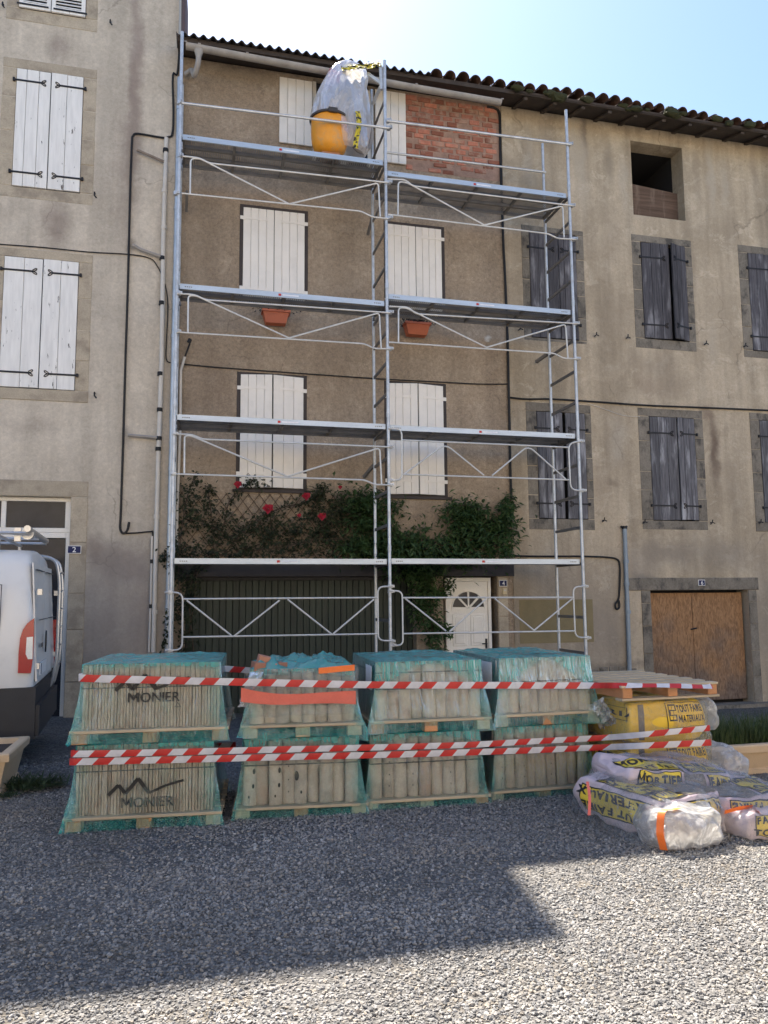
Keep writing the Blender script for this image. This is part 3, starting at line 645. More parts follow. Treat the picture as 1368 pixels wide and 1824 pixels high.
for n_, (ri,r_o,sp,a1,a2,mt) in enumerate(rects):
    surround(right, ri, r_o, YW-.012, M_stoneR, 4, 5, .007)
    h = ri[3]-ri[2]; wd = ri[1]-ri[0]; zs = (ri[2]+h*.14, ri[3]-h*.16); gap = .03 if n_ == 3 else .003
    shutter(right, ri[0], 1, wd*sp-gap, ri[2], ri[3], YW-.028, a1, (.34,.68) if n_%2 else (.3,.62), mt, zs, jag=.012, seamx=.003)
    shutter(right, ri[1], -1, wd*(1-sp)-gap, ri[2]+.004, ri[3]-.004, YW-.028, a2, (.36,.7) if n_!=3 else (.5,), mt, zs, jag=.012, seamx=.003)
# attic opening with a plank across its lower part
b = MB(); za, zb_ = W(1128,328,YW+.22).z, W(1212,347,YW+.22).z
b.add([(att[0]+.002,YW+.2,att[2]+.002),(att[1]-.002,YW+.2,att[2]+.002),(att[1]-.002,YW+.2,zb_),(att[0]+.002,YW+.2,za),(att[0]+.002,YW+.24,att[2]+.002),(att[1]-.002,YW+.24,att[2]+.002),(att[1]-.002,YW+.24,zb_),(att[0]+.002,YW+.24,za)],[(0,1,2,3),(7,6,5,4),(3,2,6,7),(0,4,5,1)])
b.build('plank', weathered('rough_brown_plank',(.10,.065,.045),(.19,.125,.09),(.27,.20,.15),(.7,5,9)), right)
# boarded doorway
r6 = (W(1145,1150).x, W(1352,1150).x, -.55, W(1240,1029).z)
b = MB(); cbox(b, W(1118,1040).x, r6[1]+.05, YW-.03, YW+.05, zd, r6[3], .008); b.build('lintel', M_stoneR, right)
zz = [-.5,.15,.62,1.1,1.5,zd-.002]
for a,c in ((r6[0],d6[0]),(d6[1],r6[1])):
    for k in range(5): b = MB(); cbox(b,a+.003,c-.003,YW-.026+random.uniform(-.004,.004),YW+.05,zz[k]+.003,zz[k+1]-.003,.007); b.build('stone', M_stoneR, right)
xm6 = W(1236,1150,YW+.12).x; xb6 = W(1326,1150,YW+.12).x
for a,c in ((d6[0]+.004,xm6-.004),(xm6+.004,xb6)):
    b = MB(); cbox(b,a,c,YW+.12,YW+.15,-.25,zd-.05,.004); pn = b.build('door_board', M_osb, right)
b = MB(); b.tube([(xm6-.05,YW+.11,1.02),(xm6+.06,YW+.10,1.04)],.014,6); b.build('door_bolt', M_iron, right)
b = MB(); b.box(r6[0]-.1,r6[1]+.1,YW-.22,YW+.1,-.9,-.30); b.build('doorstep', M_stoneR, right)
for k in range(7):
    x0 = W(1050+k*17,1195).x
    if x0+.22 < r6[0]: b = MB(); cbox(b,x0,x0+.165,YW-.03,YW+.03,-.6,W(1080,1190+random.uniform(-3,5)).z,.012); b.build('stone', M_stoneR, right)
pt = R4((925,1068),(1055,1068),(1057,1145),(925,1145)); b = MB(); b.box(pt[0],pt[1],YW-.016,YW-.008,pt[2],pt[3]); b.build('plaster_patch', pm('olive_render',(.235,.19,.105),.95,var=.15,scale=3,bump=.5), right)
for px,py in ((1116,602),(1255,613),(1060,598),(1325,617),(925,587),(1074,927),(1146,930),(1266,931),(1352,930)):
    p = W(px,py,YW-.02); b = MB(); b.tube([p+Vector((0,.03,0)),p+Vector((0,-.05,.0)),p+Vector((0,-.06,.05))],.011,6); b.tube([p+Vector((-.045,-.05,-.035)),p+Vector((0,-.055,0)),p+Vector((.05,-.05,-.015))],.010,6); b.build('shutter_stay', M_iron, right)
# eaves
b = MB(); b.add([(XM1,yE+.02,zE-.049),(XR1,yE+.02,zE-.049),(XR1,17.2,zE+1.601),(XM1,17.2,zE+1.601),(XM1,yE+.02,zE-.01),(XR1,yE+.02,zE-.01),(XR1,17.2,zE+1.64),(XM1,17.2,zE+1.64)],[(0,3,2,1),(4,5,6,7),(0,1,5,4)])
rfr = b.build('roof', M_oldwood, right); tile_rows(rfr, XM1+.06, 13.6)
b = MB(); b.box(XM1,XR1,yE+.03,yE+.055,zE-.068,zE-.012); b.build('eaves_board', M_oldwood, right)
for k in range(15):
    x = XM1+.25+k*.55+random.uniform(-.05,.05); b = MB(); b.bar((x,yE+.07,zE-.105),(x,YW+.1,zE-.105+(YW+.03-yE)*math.tan(PIT)),.07,.04,(0,0,1)); b.build('rafter', M_oldwood, right)
soffit(right, XM1, XR1, yE+.06, .075)
b = MB()
for k in range(22):
    x = random.choice((random.uniform(5.3,6.2),random.uniform(6.6,10.6),random.uniform(7.6,9.8))); s = random.uniform(.04,.10); yy = yE-.03+random.uniform(-.03,.05); z_ = zE-.02+random.uniform(-.03,.06)
    def fn(u,v,x=x,yy=yy,z_=z_,s=s,k=k):
        a=2*math.pi*u; t=math.pi*v; r_=s*(1+.5*nz(math.cos(a)*2+k,math.sin(a)*2,v*3)); return (x+1.5*r_*math.sin(t)*math.cos(a), yy+.7*r_*math.sin(t)*math.sin(a), z_+.65*r_*math.cos(t))
    b.grid(fn,8,5,0,True)
b.build('moss', M_moss, right, smooth=True, kind='stuff')

# ------------------------------------------------------------------ unseen houses added behind the viewer to bounce sunlight onto the shaded fronts
M_bounce = pm('cream_bounce_render', (.74,.64,.50), .95, var=.10, scale=1.2, fine=.03, bump=.1, world=True)
for k,(x0,x1,h,lb) in enumerate(((-22,-9.1,10.5,'cream house on the sunny side of the square, behind the viewer and to the west'),(-9,3.9,11.4,'cream house on the sunny side of the square, straight behind the viewer'),(4,17,10.2,'cream house on the sunny side of the square, behind the viewer and to the east'),(17.1,30,11.,'cream house at the far east end of the sunny side of the square'))):
    o = thing('house', lb, 'house', (x0,-16,0)); yf = -16.0; hs=[]
    for fl in range(3):
        for c in range(4):
            xc = x0+(x1-x0)*(c+.5)/4; hs.append((xc-.5,xc+.5,.9+fl*3.1,2.4+fl*3.1,.2))
    b = wall_mb(x0,x1,-.2,h,yf,hs); b.v = [(x,2*yf-y,z) for x,y,z in b.v]; b.build('wall',[M_bounce,M_glass],o)
    b = MB(); b.box(x0,x1,yf-9,yf-.3,-.2,h-.01); b.build('back_wall',M_bounce,o)
    b = MB(); b.add([(x0,yf+.3,h),(x1,yf+.3,h),(x1,yf-4.5,h+1.7),(x0,yf-4.5,h+1.7),(x0,yf-9.3,h),(x1,yf-9.3,h),(x0,yf+.3,h-.1),(x1,yf+.3,h-.1),(x1,yf-9.3,h-.1),(x0,yf-9.3,h-.1)],[(0,1,2,3),(3,2,5,4),(0,6,7,1),(6,9,8,7),(1,7,8,5,2),(0,3,4,9,6),(4,5,8,9)]); b.build('roof',M_tile,o)
# ------------------------------------------------------------------ scaffold
M_galv = pm('galvanised_steel', (.56,.58,.60), .45, .45, var=.16, scale=7, fine=.08, fscale=60, bump=.06, dirt=(.30,.28,.26), dirtamt=.35, dirtscale=9)
M_galv2 = pm('bright_galvanised_tube', (.66,.65,.62), .5, .3, var=.12, scale=9, fine=.05, bump=.04)
M_deckedge = pm('blue_grey_deck_steel', (.50,.56,.62), .42, .45, var=.12, scale=4, fine=.06, stretch=(.5,1,3), bump=.05)
M_dksteel = pm('dull_dark_steel', (.20,.19,.18), .6, .4, var=.2, bump=.1)
def perforated():
    m = N('perforated_steel'); p = m.pos()
    mp = m.mapping(p,(1/.032,1/.032,0)); fr = m.n('VectorMath',operation='FRACTION'); m.l(mp,fr.inputs[0])
    sb = m.n('VectorMath',operation='SUBTRACT'); m.l(fr.outputs[0],sb.inputs[0]); sb.inputs[1].default_value=(.5,.5,0)
    mk = m.n('VectorMath',operation='MULTIPLY'); m.l(sb.outputs[0],mk.inputs[0]); mk.inputs[1].default_value=(1,1,0)
    ln = m.n('VectorMath',operation='LENGTH'); m.l(mk.outputs[0],ln.inputs[0])
    hole_ = m.math('LESS_THAN', ln.outputs['Value'], .27)
    pb = m.bsdf(m.scalecol((.33,.32,.31), m.ramp(m.noise(p,6,4),.3,.7,.8,1.15)), .55, .4)
    tr = m.n('BsdfTransparent'); mx = m.n('MixShader'); m.l(hole_,mx.inputs[0]); m.l(pb.outputs[0],mx.inputs[1]); m.l(tr.outputs[0],mx.inputs[2])
    return m.done(mx)
M_perf = perforated()
scaf = thing('scaffold', 'two-bay galvanised steel scaffold with four decked lifts in front of the brown house', 'scaffold', (W(695,1141,YS).x, YS, -.1))
def S(px, py, Y=YS): return W(px, py, Y)
post_px = {'L': ((302.5,1158),(324.5,57)), 'C': ((695.5,1150),(685,108)), 'R': ((1044,1167),(1008,196))}
PX = {}
for k, (a, c) in post_px.items():
    A, C = S(*a), S(*c); d = (C-A)/(C.z-A.z); base = A+d*(-.12-A.z); PX[k] = (base, d)
def post_x(k, z): return PX[k][0].x + PX[k][1].x*(z-PX[k][0].z)
z_top = {k: S(*post_px[k][1]).z for k in post_px}
zi_top = {'L': S(318,150,YI).z, 'C': S(662,160,YI).z, 'R': S(967,256,YI).z}
for k in 'LCR':
    for Y, zt in ((YS, z_top[k]), (YI, zi_top[k])):
        b = MB(); zb = gz(post_x(k,0),Y)+.0
        a = Vector((post_x(k,zb),Y,zb)); e = Vector((post_x(k,zt),Y,zt)); b.tube([a,e],.0245,10)
        b.box(a.x-.075,a.x+.075,Y-.075,Y+.075,zb-.004,zb+.008)
        for zj in (2.2,4.2,6.2,8.2):            # spigot collars
            if zj < zt-.2: b.tube([(post_x(k,zj+.12),Y,zj+.12),(post_x(k,zj+.20),Y,zj+.20)],.0285,10)
        b.build('scaffold_post', M_galv, scaf, smooth=True)
def yl(line):                                     # deck level from the pixel line of its front edge
    (x0,y0),(x1,y1) = line; return (S(x0,y0).z+S(x1,y1).z)/2
decksL = [yl(((310,994),(684,996))), yl(((318,737),(684,755))), yl(((325,502),(672,536))), yl(((330,239),(684,283)))]
decksR = [yl(((697,995),(1020,996))), yl(((697,759),(1010,769))), yl(((697,523),(1008,550))), yl(((705,304),(1000,342)))]
M_red = pm('red_sticker',(.55,.04,.03),.5,bump=0); M_pale = pm('pale_sticker',(.75,.76,.78),.5,bump=0)
def deck(ka, kb, z, ns=3):
    xa, xb = post_x(ka,z)+.035, post_x(kb,z)-.035
    b = MB(); b.box(xa,xb,YS+.03,YS+.036,z-.075,z+.002); b.box(xa,xb,YS+.036,YS+.06,z-.006,z); b.box(xa,xb,YS+.036,YS+.055,z-.075,z-.070)
    o = b.build('platform', M_deckedge, scaf)
    ys = (YS+.062, YS+.30, YS+.31, YS+.565, YS+.575, YI-.06)
    for i in range(ns):
        y0, y1 = ys[2*i], ys[2*i+1]
        b = MB(); b.quad((xa+.03,y0,z-.004),(xb-.03,y0,z-.004),(xb-.03,y1,z-.004),(xa+.03,y1,z-.004)); b.build('deck_sheet', M_perf, o, fixn=False)
        b = MB(); b.box(xa,xb,y1-.012,y1,z-.055,z-.002)
        if i: b.box(xa,xb,y0,y0+.012,z-.055,z-.002)
        for k in range(1,4): x = xa+(xb-xa)*k/4; b.box(x-.02,x+.02,y0+.013,y1-.013,z-.045,z-.010)
        b.box(xa,xa+.03,y0+.013,y1-.013,z-.06,z-.003); b.box(xb-.03,xb,y0+.013,y1-.013,z-.06,z-.003)
        b.build('deck_frame', M_dksteel, o)
    b = MB()
    for x in (xa-.02, xb-.01):
        for y in (YS+.12,YS+.45,YS+.75): b.box(x,x+.03,y-.02,y+.02,z-.05,z+.004)
    b.build('deck_hook', M_dksteel, o)
    b = MB(); xm = (xa+xb)/2-.08; b.box(xm-.02,xm+.02,YS+.027,YS+.031,z-.055,z-.022); b.build('red_sticker', M_red, o)
    b = MB(); b.box(xm+.04,xm+.28,YS+.028,YS+.031,z-.05,z-.027); b.build('sticker', M_pale, o)
    for x in (xa+.07, xb-.16):
        b = MB()
        for i in range(4): b.box(x+i*.028,x+i*.028+.018,YS+.028,YS+.031,z-.045,z-.032)
        b.build('stamped_mark', M_dksteel, o)
for i, z in enumerate(decksL): deck('L','C',z,2 if i == 2 else 3)
for z in decksR: deck('C','R',z)
for k, dk in (('L',decksL),('C',decksL),('R',decksR)):   # frame rungs, every half metre, and deck bearers
    z = -.1+.32
    lv = sorted(dk)
    zz = [dk[0]-1.45, dk[0]-.9]
    for i, d in enumerate(dk):
        nxt = dk[i+1] if i < 3 else d+1.3
        step = (nxt-d)/4 if i < 3 else .5
        zz += [d-.07]+[d+step*j for j in ((1,2,3) if i < 3 else ((1,2) if k == 'C' else ()))]
    for j, z in enumerate(zz):
        b = MB(); b.bar((post_x(k,z),YS+.02,z),(post_x(k,z),YI-.02,z),.022,.045,(0,0,1)); b.build('rung', M_dksteel, scaf)
def rods(name, lines, Y=YS-.035, r=.0125, mat=M_galv2, rnd=.06):
    b = MB()
    for ln in lines: b.tube(roundpath([S(px,py,Y) for px,py in ln],rnd,4),r,8)
    b.build(name, mat, scaf, smooth=True)
def c2(x,y): return 300+x/2.974, 30+y/2.974
def c3(x,y): return 660+x/2.974, 80+y/2.974
def c6(x,y): return 280+x/3.109, 480+y/3.109
def c7(x,y): return 640+x/3.109, 480+y/3.109
def c8(x,y): return 280+x/3.109, 820+y/3.109
def c9(x,y): return 640+x/3.109, 820+y/3.109
def mp(f, *pts): return [f(*p) for p in pts]
rods('guard_frame', [mp(c2,(75,738),(165,748),(215,775),(1160,878)), mp(c2,(115,940),(118,752),(165,750),(640,992)), mp(c2,(640,992),(1112,880),(1122,1060)), mp(c2,(70,935),(1020,1030),(1080,1060),(1165,1070))])
rods('guard_frame', [mp(c6,(110,133),(210,140),(265,168),(1290,240)), mp(c6,(170,348),(172,145),(215,145),(730,380)), mp(c6,(730,380),(1230,240),(1240,438)), mp(c6,(110,347),(1150,412),(1200,438),(1300,440))])
rods('guard_frame', [mp(c6,(85,910),(195,915),(250,940),(1285,983)), mp(c6,(150,1130),(152,922),(185,920),(722,1147)), mp(c6,(722,1147),(1232,988),(1243,1190)), mp(c6,(75,1132),(1150,1166),(1205,1192),(1300,1193))])
rods('guard_frame', [mp(c3,(90,710),(185,715),(222,747),(1078,853)), mp(c3,(145,900),(147,724),(195,730),(603,955)), mp(c3,(603,955),(1018,853),(1025,1020)), mp(c3,(92,898),(940,1000),(990,1025),(1088,1030))])
rods('guard_frame', [mp(c7,(165,205),(270,208),(312,246),(1212,300)), mp(c7,(217,402),(217,212),(260,213),(705,432)), mp(c7,(705,432),(1142,303),(1155,490)), mp(c7,(165,403),(1080,465),(1130,492),(1218,495))])
rods('guard_frame', [mp(c7,(160,880),(235,884),(236,1166),(170,1168)), mp(c7,(238,945),(1157,985)), mp(c7,(238,1135),(1163,1165)), mp(c7,(250,1132),(475,966),(690,1140)), mp(c7,(735,1142),(935,976),(1142,1160)), mp(c7,(1245,950),(1158,960),(1170,1222),(1250,1224))], rnd=.12)
rods('guard_frame', [mp(c8,(40,731),(142,732),(138,1051),(45,1052)), mp(c8,(145,768),(1222,760)), mp(c8,(142,979),(1222,961)), mp(c8,(163,775),(410,970)), mp(c8,(428,972),(678,775)), mp(c8,(722,770),(965,962)), mp(c8,(973,962),(1200,770)), mp(c8,(1295,697),(1221,701),(1224,998),(1300,1000))], rnd=.12)
rods('guard_frame', [mp(c9,(165,722),(238,724),(242,1024),(175,1026)), mp(c9,(240,761),(1186,759)), mp(c9,(240,960),(1195,945)), mp(c9,(255,766),(480,945)), mp(c9,(500,948),(705,766)), mp(c9,(750,766),(968,942)), mp(c9,(968,942),(1180,766)), mp(c9,(1250,697),(1184,702),(1196,980),(1270,982))], rnd=.12)
rods('handrail', [mp(c2,(70,457),(1170,590))], r=.02, mat=M_galv); rods('handrail', [mp(c3,(85,402),(1062,528))], r=.02, mat=M_galv)
b = MB(); b.tube([S(684,271,YI-.03),S(972,307,YI-.03)],.02,8); b.build('handrail', M_galv, scaf, smooth=True)
cp = [c2(60,455),c2(60,737),c2(40,935),c6(118,133),c6(112,345),c6(95,910),c6(85,1132),c8(62,731),c8(62,1052),c8(1290,697),c8(1290,725),c8(1295,1000),c8(1300,1022),c2(1165,590),c2(1165,878),c2(1168,1065),c6(1287,238),c6(1285,440),c6(1287,983),c6(1288,1193),c7(168,880),c7(170,1168),c3(1050,528),c3(1062,853),c3(1075,1030),c7(1195,300),c7(1202,495),c7(1222,952),c7(1232,1224),c9(1243,697),c9(1258,982),c3(90,402)]
for q in cp:
    p = S(*q); b = MB(); b.tube([p+Vector((0,0,-.026)),p+Vector((0,0,.026))],.036,9); b.obox(p+Vector((.03,-.035,0)),(.024,0,0),(0,.018,0),(0,0,.018)); b.tube([p+Vector((.03,-.05,0)),p+Vector((.03,-.09,0))],.008,6); b.build('coupler', M_galv, scaf)
b = MB(); p = S(*c7(1040,470)); b.bar(S(*c7(980,512),YI+.28), S(*c7(1050,462),YI),.05,.05); b.build('wall_tie', M_dksteel, scaf)
for qa,qb in (((332,376),(333,340)),((655,418),(664,384)),((648,850),(668,826))): b = MB(); b.bar(W(*qa,YI+.3), W(*qb,YI),.04,.05); b.build('wall_tie', M_dksteel, scaf)
# hoist arm at the head of the middle frame
b = MB(); b.tube([W(655,131,YS+.15),W(678,148,YS+.05)],.028,8); b.tube([W(678,118,YS+.03),W(680,160,YS+.03)],.03,8); b.tube([W(680,150,YS+.1),W(664,185,YS+.5)],.03,8); b.build('hoist_arm', M_galv, scaf, smooth=True)

# ------------------------------------------------------------------ cables and pipes on the walls
def cable(name, label, pts, r, mat, cat, k=4, loop=None):
    o = thing(name, label, cat, pts[0]); b = MB(); b.tube(smoothpath(pts,k),r,6); b.build('cable' if cat=='cable' else 'pipe_run', mat, o, smooth=True); return o
def yy(lst, Y): return [W(px,py,Y) for px,py in lst]
c_ = cable('wall_cable','thick black cable pair looping down the pale grey wall to a hooked end', yy([(320,80),(316,131),(308,134),(309,202),(307,238),(300,244),(289,245),(246,238),(237,242),(235,256),(232,336),(228,500),(224,623),(222,697),(218,830),(215,916),(214,938),(216,947),(221,950),(227,944),(230,930)], YL-.025), .017, M_rubber, 'cable')
b = MB(); b.tube(smoothpath(yy([(221,950),(245,949),(268,947),(272,951),(271,1000),(268,1080),(266,1160)],YL-.025),4),.012,6); b.build('cable_tail', M_rubber, c_, smooth=True)
cable('wall_cable','thin black cable crossing the pale grey wall above the lower white shutters', yy([(-60,430),(0,435),(80,441),(159,449),(229,453),(267,460),(280,474),(288,490),(296,515),(299,547),(297,600),(296,639),(304,646)],YL-.02), .009, M_rubber, 'cable')
cable('wall_cable','thin black cable strung over the brown house between its first and second storeys', yy([(322,648),(360,652),(421,657),(548,666),(679,675),(794,681),(850,684),(907,684)],YW-.03), .010, M_rubber, 'cable')
cable('wall_cable','black cable running down the seam between the brown house and the ochre house', yy([(868,190),(882,193),(890,205),(891,260),(893,330),(896,420),(900,500),(904,600),(906,690),(908,770),(909,830),(911,890)],YW-.035), .022, M_rubber, 'cable')
cable('wall_cable','twisted black cable pair crossing the ochre house above its lower grey shutters', yy([(908,708),(939,711),(984,711),(1080,717),(1150,722),(1250,726),(1368,731),(1500,738)],YW-.04), .017, M_rubber, 'cable')
pc = yy([(912,990),(960,991),(1040,991),(1085,993),(1100,997),(1104,1008),(1104,1040),(1102,1066),(1096,1076),(1098,1085),(1103,1082),(1103,1074),(1101,1066)],YW-.04)
cable('wall_cable','black cable dropping down the ochre wall to a small loop beside the blue-grey pipe', pc, .017, M_rubber, 'cable')
cable('wall_cable','thin pale wire sagging between the lower grey shutters of the ochre house', yy([(1045,718),(1075,728),(1110,740),(1140,742)],YW-.03), .004, M_pipe, 'cable')
def pipe(label, pts, r, mat, branches=(), collars=(), Y=YL-.05):
    o = thing('wall_pipe', label, 'pipe', W(*pts[0],Y)); b = MB(); b.tube(yy(pts,Y),r,10); b.build('pipe_run', mat, o, smooth=True)
    for br in branches: b = MB(); b.tube(yy(br[0],Y-.01),br[1],8); b.build('branch_pipe', br[2], o, smooth=True)
    for px,py in collars: p = W(px,py,Y); b = MB(); b.tube([p+Vector((0,0,-.03)),p+Vector((0,0,.03))],r*1.28,10); b.build('collar', M_rubber if random.random()<.5 else mat, o)
    return o
pipe('cream plastic drain pipe with side branches on the pale grey wall', [(296.5,246),(291,420),(288,643),(283,786),(277,1000),(273,1162)], .034, M_pipe,
    [(([(244,267),(292,288)]),.022,pm('rusty_pipe',(.26,.21,.17),.8,var=.3)),(([(236,436),(250,444),(289,458)]),.026,M_pvcgrey),(([(228,775),(284,780)]),.024,M_pvcgrey)], [(295,268),(293,340),(292,405),(289,460),(288,540),(285.5,666),(284.5,730),(283,781),(282,800),(279,920),(275.5,1090)])
pipe('slim pale pipe beside the cream drain pipe at the foot of the pale grey wall', [(271,955),(269,1050),(265.5,1162)], .016, M_pipe, (), ((270,1000),(268,1080)))
pipe('short white conduit rising behind the left scaffold post to a wall outlet', [(314,980),(316,900),(321,760),(322,660),(329,636)], .022, M_pipe, ([([(330,634),(338,612)],.014,M_rubber),([(336,610),(339,604)],.03,M_iron)]), (), YW-.06)
o = pipe('blue-grey conduit pipe with a forked head on the ochre wall beside the boarded doorway', [(1112.5,942),(1116,1040),(1119,1120),(1121.5,1202)], .037, M_bluepipe, (), ((1115,1000),(1116,1040),(1119,1090)), YW-.06)
b = MB(); p = W(1112.5,942,YW-.06); b.tube([p+Vector((-.05,.03,.05)),p+Vector((-.02,0,.0)),p],.02,6); b.tube([p+Vector((.06,.03,.05)),p+Vector((.03,0,.0)),p],.02,6); b.tube([p,p+Vector((0,0,.05))],.042,8); b.build('pipe_head', M_iron, o)

# ------------------------------------------------------------------ house numbers
M_blue = pm('navy_enamel',(.010,.018,.085),.4,var=.08,bump=0,spec=.2); M_wht = pm('white_enamel',(.82,.82,.82),.35,var=.03,bump=0)
def numplate(ch, px, py, w, h, Y, label):
    c = W(px,py,Y); o = thing('house_number_plate', label, 'house number sign', c, 'house number plates')
    MB().box(c.x-w/2-.008,c.x+w/2+.008,Y-.010,Y,c.z-h/2-.008,c.z+h/2+.008).build('rim', M_wht, o)
    b = MB(); cbox(b,c.x-w/2,c.x+w/2,Y-.016,Y-.0105,c.z-h/2,c.z+h/2,.003); b.build('plate', M_blue, o)
    vs, fs = text_mb(ch, h*.80, .010); MB().add([(c.x+x,Y-.0195,c.z+z) for x,z in vs],fs).build('digit', M_wht, o, fixn=False)
numplate('2', 132.5, 979, .175, .10, YL-.022, 'blue enamel number 2 plate on the stone door jamb above the van')
numplate('4', 896, 1039, .125, .09, YW-.03, 'small blue number 4 plate on the stone pier right of the white door')
numplate('6', 1249.5, 1038, .12, .09, YW-.034, 'blue number 6 plate on the grey lintel over the boarded doorway')
c = W(898.5,1053,YW-.02); o = thing('doorbell_box','small cream box under the number 4 plate beside the white door','doorbell box',c); b = MB(); cbox(b,c.x-.035,c.x+.035,YW-.045,YW-.013,c.z-.055,c.z+.05,.006); b.build('case', pm('cream_plastic',(.62,.52,.34),.5), o); MB().box(c.x-.022,c.x+.022,YW-.049,YW-.044,c.z+.0,c.z+.03).build('name_slot', M_pipe, o)

# ------------------------------------------------------------------ leaves
def leafmat(name, c1, c2, tr=.35):
    m = N(name); g = m.n('NewGeometry'); rnd = g.outputs['Random Per Island']
    c = m.mix(rnd, c1, c2); c = m.scalecol(c, m.ramp(m.noise(g.outputs['Position'],5.,3),.3,.7,.75,1.25))
    p = m.bsdf(c,.5,0,None,.35); t = m.n('BsdfTranslucent'); m.l(m.scalecol(c,1.3),t.inputs[0])
    mx = m.n('MixShader'); mx.inputs[0].default_value = tr; m.l(p.outputs[0],mx.inputs[1]); m.l(t.outputs[0],mx.inputs[2]); return m.done(mx)
M_rose = leafmat('rose_leaf',(.026,.038,.018),(.055,.066,.032)); M_wist = leafmat('glossy_green_leaf',(.036,.075,.024),(.072,.125,.042)); M_grass = leafmat('grass_blade',(.045,.075,.022),(.095,.12,.045)); M_weed = leafmat('weed_leaf',(.035,.055,.022),(.06,.085,.035))
M_stem = pm('woody_stem',(.085,.062,.045),.85,var=.2,bump=.4); M_dkleaf = leafmat('dark_purple_leaf',(.020,.016,.022),(.04,.032,.035)); M_petal = pm('crimson_petal',(.34,.012,.03),.6,var=.25,bump=0)
M_terra = pm('terracotta_plastic',(.48,.13,.06),.6,var=.08,bump=.08); M_soil = pm('dark_soil',(.05,.038,.03),.95,var=.3,bump=.5)
def leaf(b, p, d, up, L, Wd, fold=.25):
    d = Vector(d).normalized(); s = d.cross(Vector(up)); s = s.normalized() if s.length>1e-4 else d.orthogonal().normalized(); u = s.cross(d)
    p = Vector(p); m_ = p+d*L*.5-u*L*.05
    b.add([p, m_+s*Wd/2+u*Wd*fold, p+d*L-u*L*.15, m_-s*Wd/2+u*Wd*fold, m_], [(0,1,4),(1,2,4),(2,3,4),(3,0,4)])
def rv(a=1): return Vector((random.uniform(-a,a),random.uniform(-a,a),random.uniform(-a,a)))
def spray(b, pts, n, L, Wd, spread, droop=.3):
    """leaflets along a shoot"""
    for i in range(n):
        t = random.random()*(len(pts)-1); k = min(int(t),len(pts)-2); p = Vector(pts[k]).lerp(Vector(pts[k+1]),t-k)
        d = Vector((random.uniform(-1,1),random.uniform(-1,.1),random.uniform(-.6-droop,.6)))
        leaf(b, p+rv(spread), d, Vector((random.uniform(-.5,.5),-.6,1)), L*random.uniform(.6,1.2), Wd*random.uniform(.7,1.15))
for px,py,lb in ((491,567,'terracotta window box with dark dead plants under the upper window left of the middle post'),(742,588,'terracotta window box with dark dead plants under the upper window right of the middle post')):
    Yp = YW-.16; c = W(px,py,Yp); o = thing('window_box', lb, 'flower pot', c, 'window boxes')
    h = .20; w1, w2 = .16, .215; prof = [(-w1,-h/2),(w1,-h/2),(w2,h/2),(-w2,h/2)]
    b = MB(); b.add([(c.x-w1,Yp-.07,c.z-h/2),(c.x+w1,Yp-.07,c.z-h/2),(c.x+w1,Yp+.08,c.z-h/2),(c.x-w1,Yp+.08,c.z-h/2),(c.x-w2,Yp-.11,c.z+h/2),(c.x+w2,Yp-.11,c.z+h/2),(c.x+w2,Yp+.10,c.z+h/2),(c.x-w2,Yp+.10,c.z+h/2)],[(0,3,2,1),(0,1,5,4),(1,2,6,5),(2,3,7,6),(3,0,4,7)])
    b.box(c.x-w2-.012,c.x+w2+.012,Yp-.125,Yp-.10,c.z+h/2-.03,c.z+h/2+.008); b.box(c.x-w2-.012,c.x-w2+.01,Yp-.10,Yp+.10,c.z+h/2-.03,c.z+h/2+.008); b.box(c.x+w2-.01,c.x+w2+.012,Yp-.10,Yp+.10,c.z+h/2-.03,c.z+h/2+.008); b.build('trough', M_terra, o)
    MB().box(c.x-w2+.012,c.x+w2-.012,Yp-.098,Yp+.098,c.z+h/2-.03,c.z+h/2-.012).build('soil', M_soil, o)
    b = MB()
    for i in range(420):
        p = Vector((c.x+random.gauss(0,.12),Yp+random.uniform(-.12,.08),c.z+h/2+abs(random.gauss(0,.04))-.01)); leaf(b,p,rv()+Vector((0,-.3,.3)),rv(),.05,.022)
    b.build('dead_foliage', M_dkleaf, o, kind='stuff')
    b = MB(); b.tube([(c.x-.15,Yp+.10,c.z-.02),(c.x-.15,YW+.0,c.z+.02)],.008,5); b.tube([(c.x+.15,Yp+.10,c.z-.02),(c.x+.15,YW+.0,c.z+.02)],.008,5); b.build('bracket', M_iron, o)

# trellis, climbing rose, green climber
x0,x1 = W(312,950).x, W(668,950).x; z0,z1 = W(500,996).z, W(500,880).z
tr = thing('trellis','diamond trellis of thin brown laths behind the climbing rose','trellis',(x0,YW-.03,z0))
hgt = z1-z0; nlat = int((x1-x0)/.17)
for k in range(-4,nlat+5):
    for s_,yo in ((1,-.014),(-1,-.024)):
        a = x0+k*.17; p0 = (a,z0); p1 = (a+s_*hgt*.75,z1)
        t0, t1 = 0., 1.
        for bound, sg in ((x0,1),(x1,-1)):
            d0, d1 = sg*(p0[0]-bound), sg*(p1[0]-bound)
            if d0 < 0 and d1 < 0: t1 = -1; break
            if d0 < 0: t0 = max(t0, d0/(d0-d1))
            if d1 < 0: t1 = min(t1, d0/(d0-d1))
        if t1 <= t0+.05: continue
        A = (p0[0]+(p1[0]-p0[0])*t0, YW+yo, p0[1]+(p1[1]-p0[1])*t0); B = (p0[0]+(p1[0]-p0[0])*t1, YW+yo, p0[1]+(p1[1]-p0[1])*t1)
        MB().bar(A,B,.008,.018,(0,-1,0)).build('slat', pm('trellis_lath',(.115,.08,.055),.85,var=.2), tr)
rose = thing('climbing_rose','dark-leaved climbing rose with a few red blooms above the green garage door','climbing rose',(W(330,1160).x,YW-.1,-.1))
sb, lb = MB(), MB()
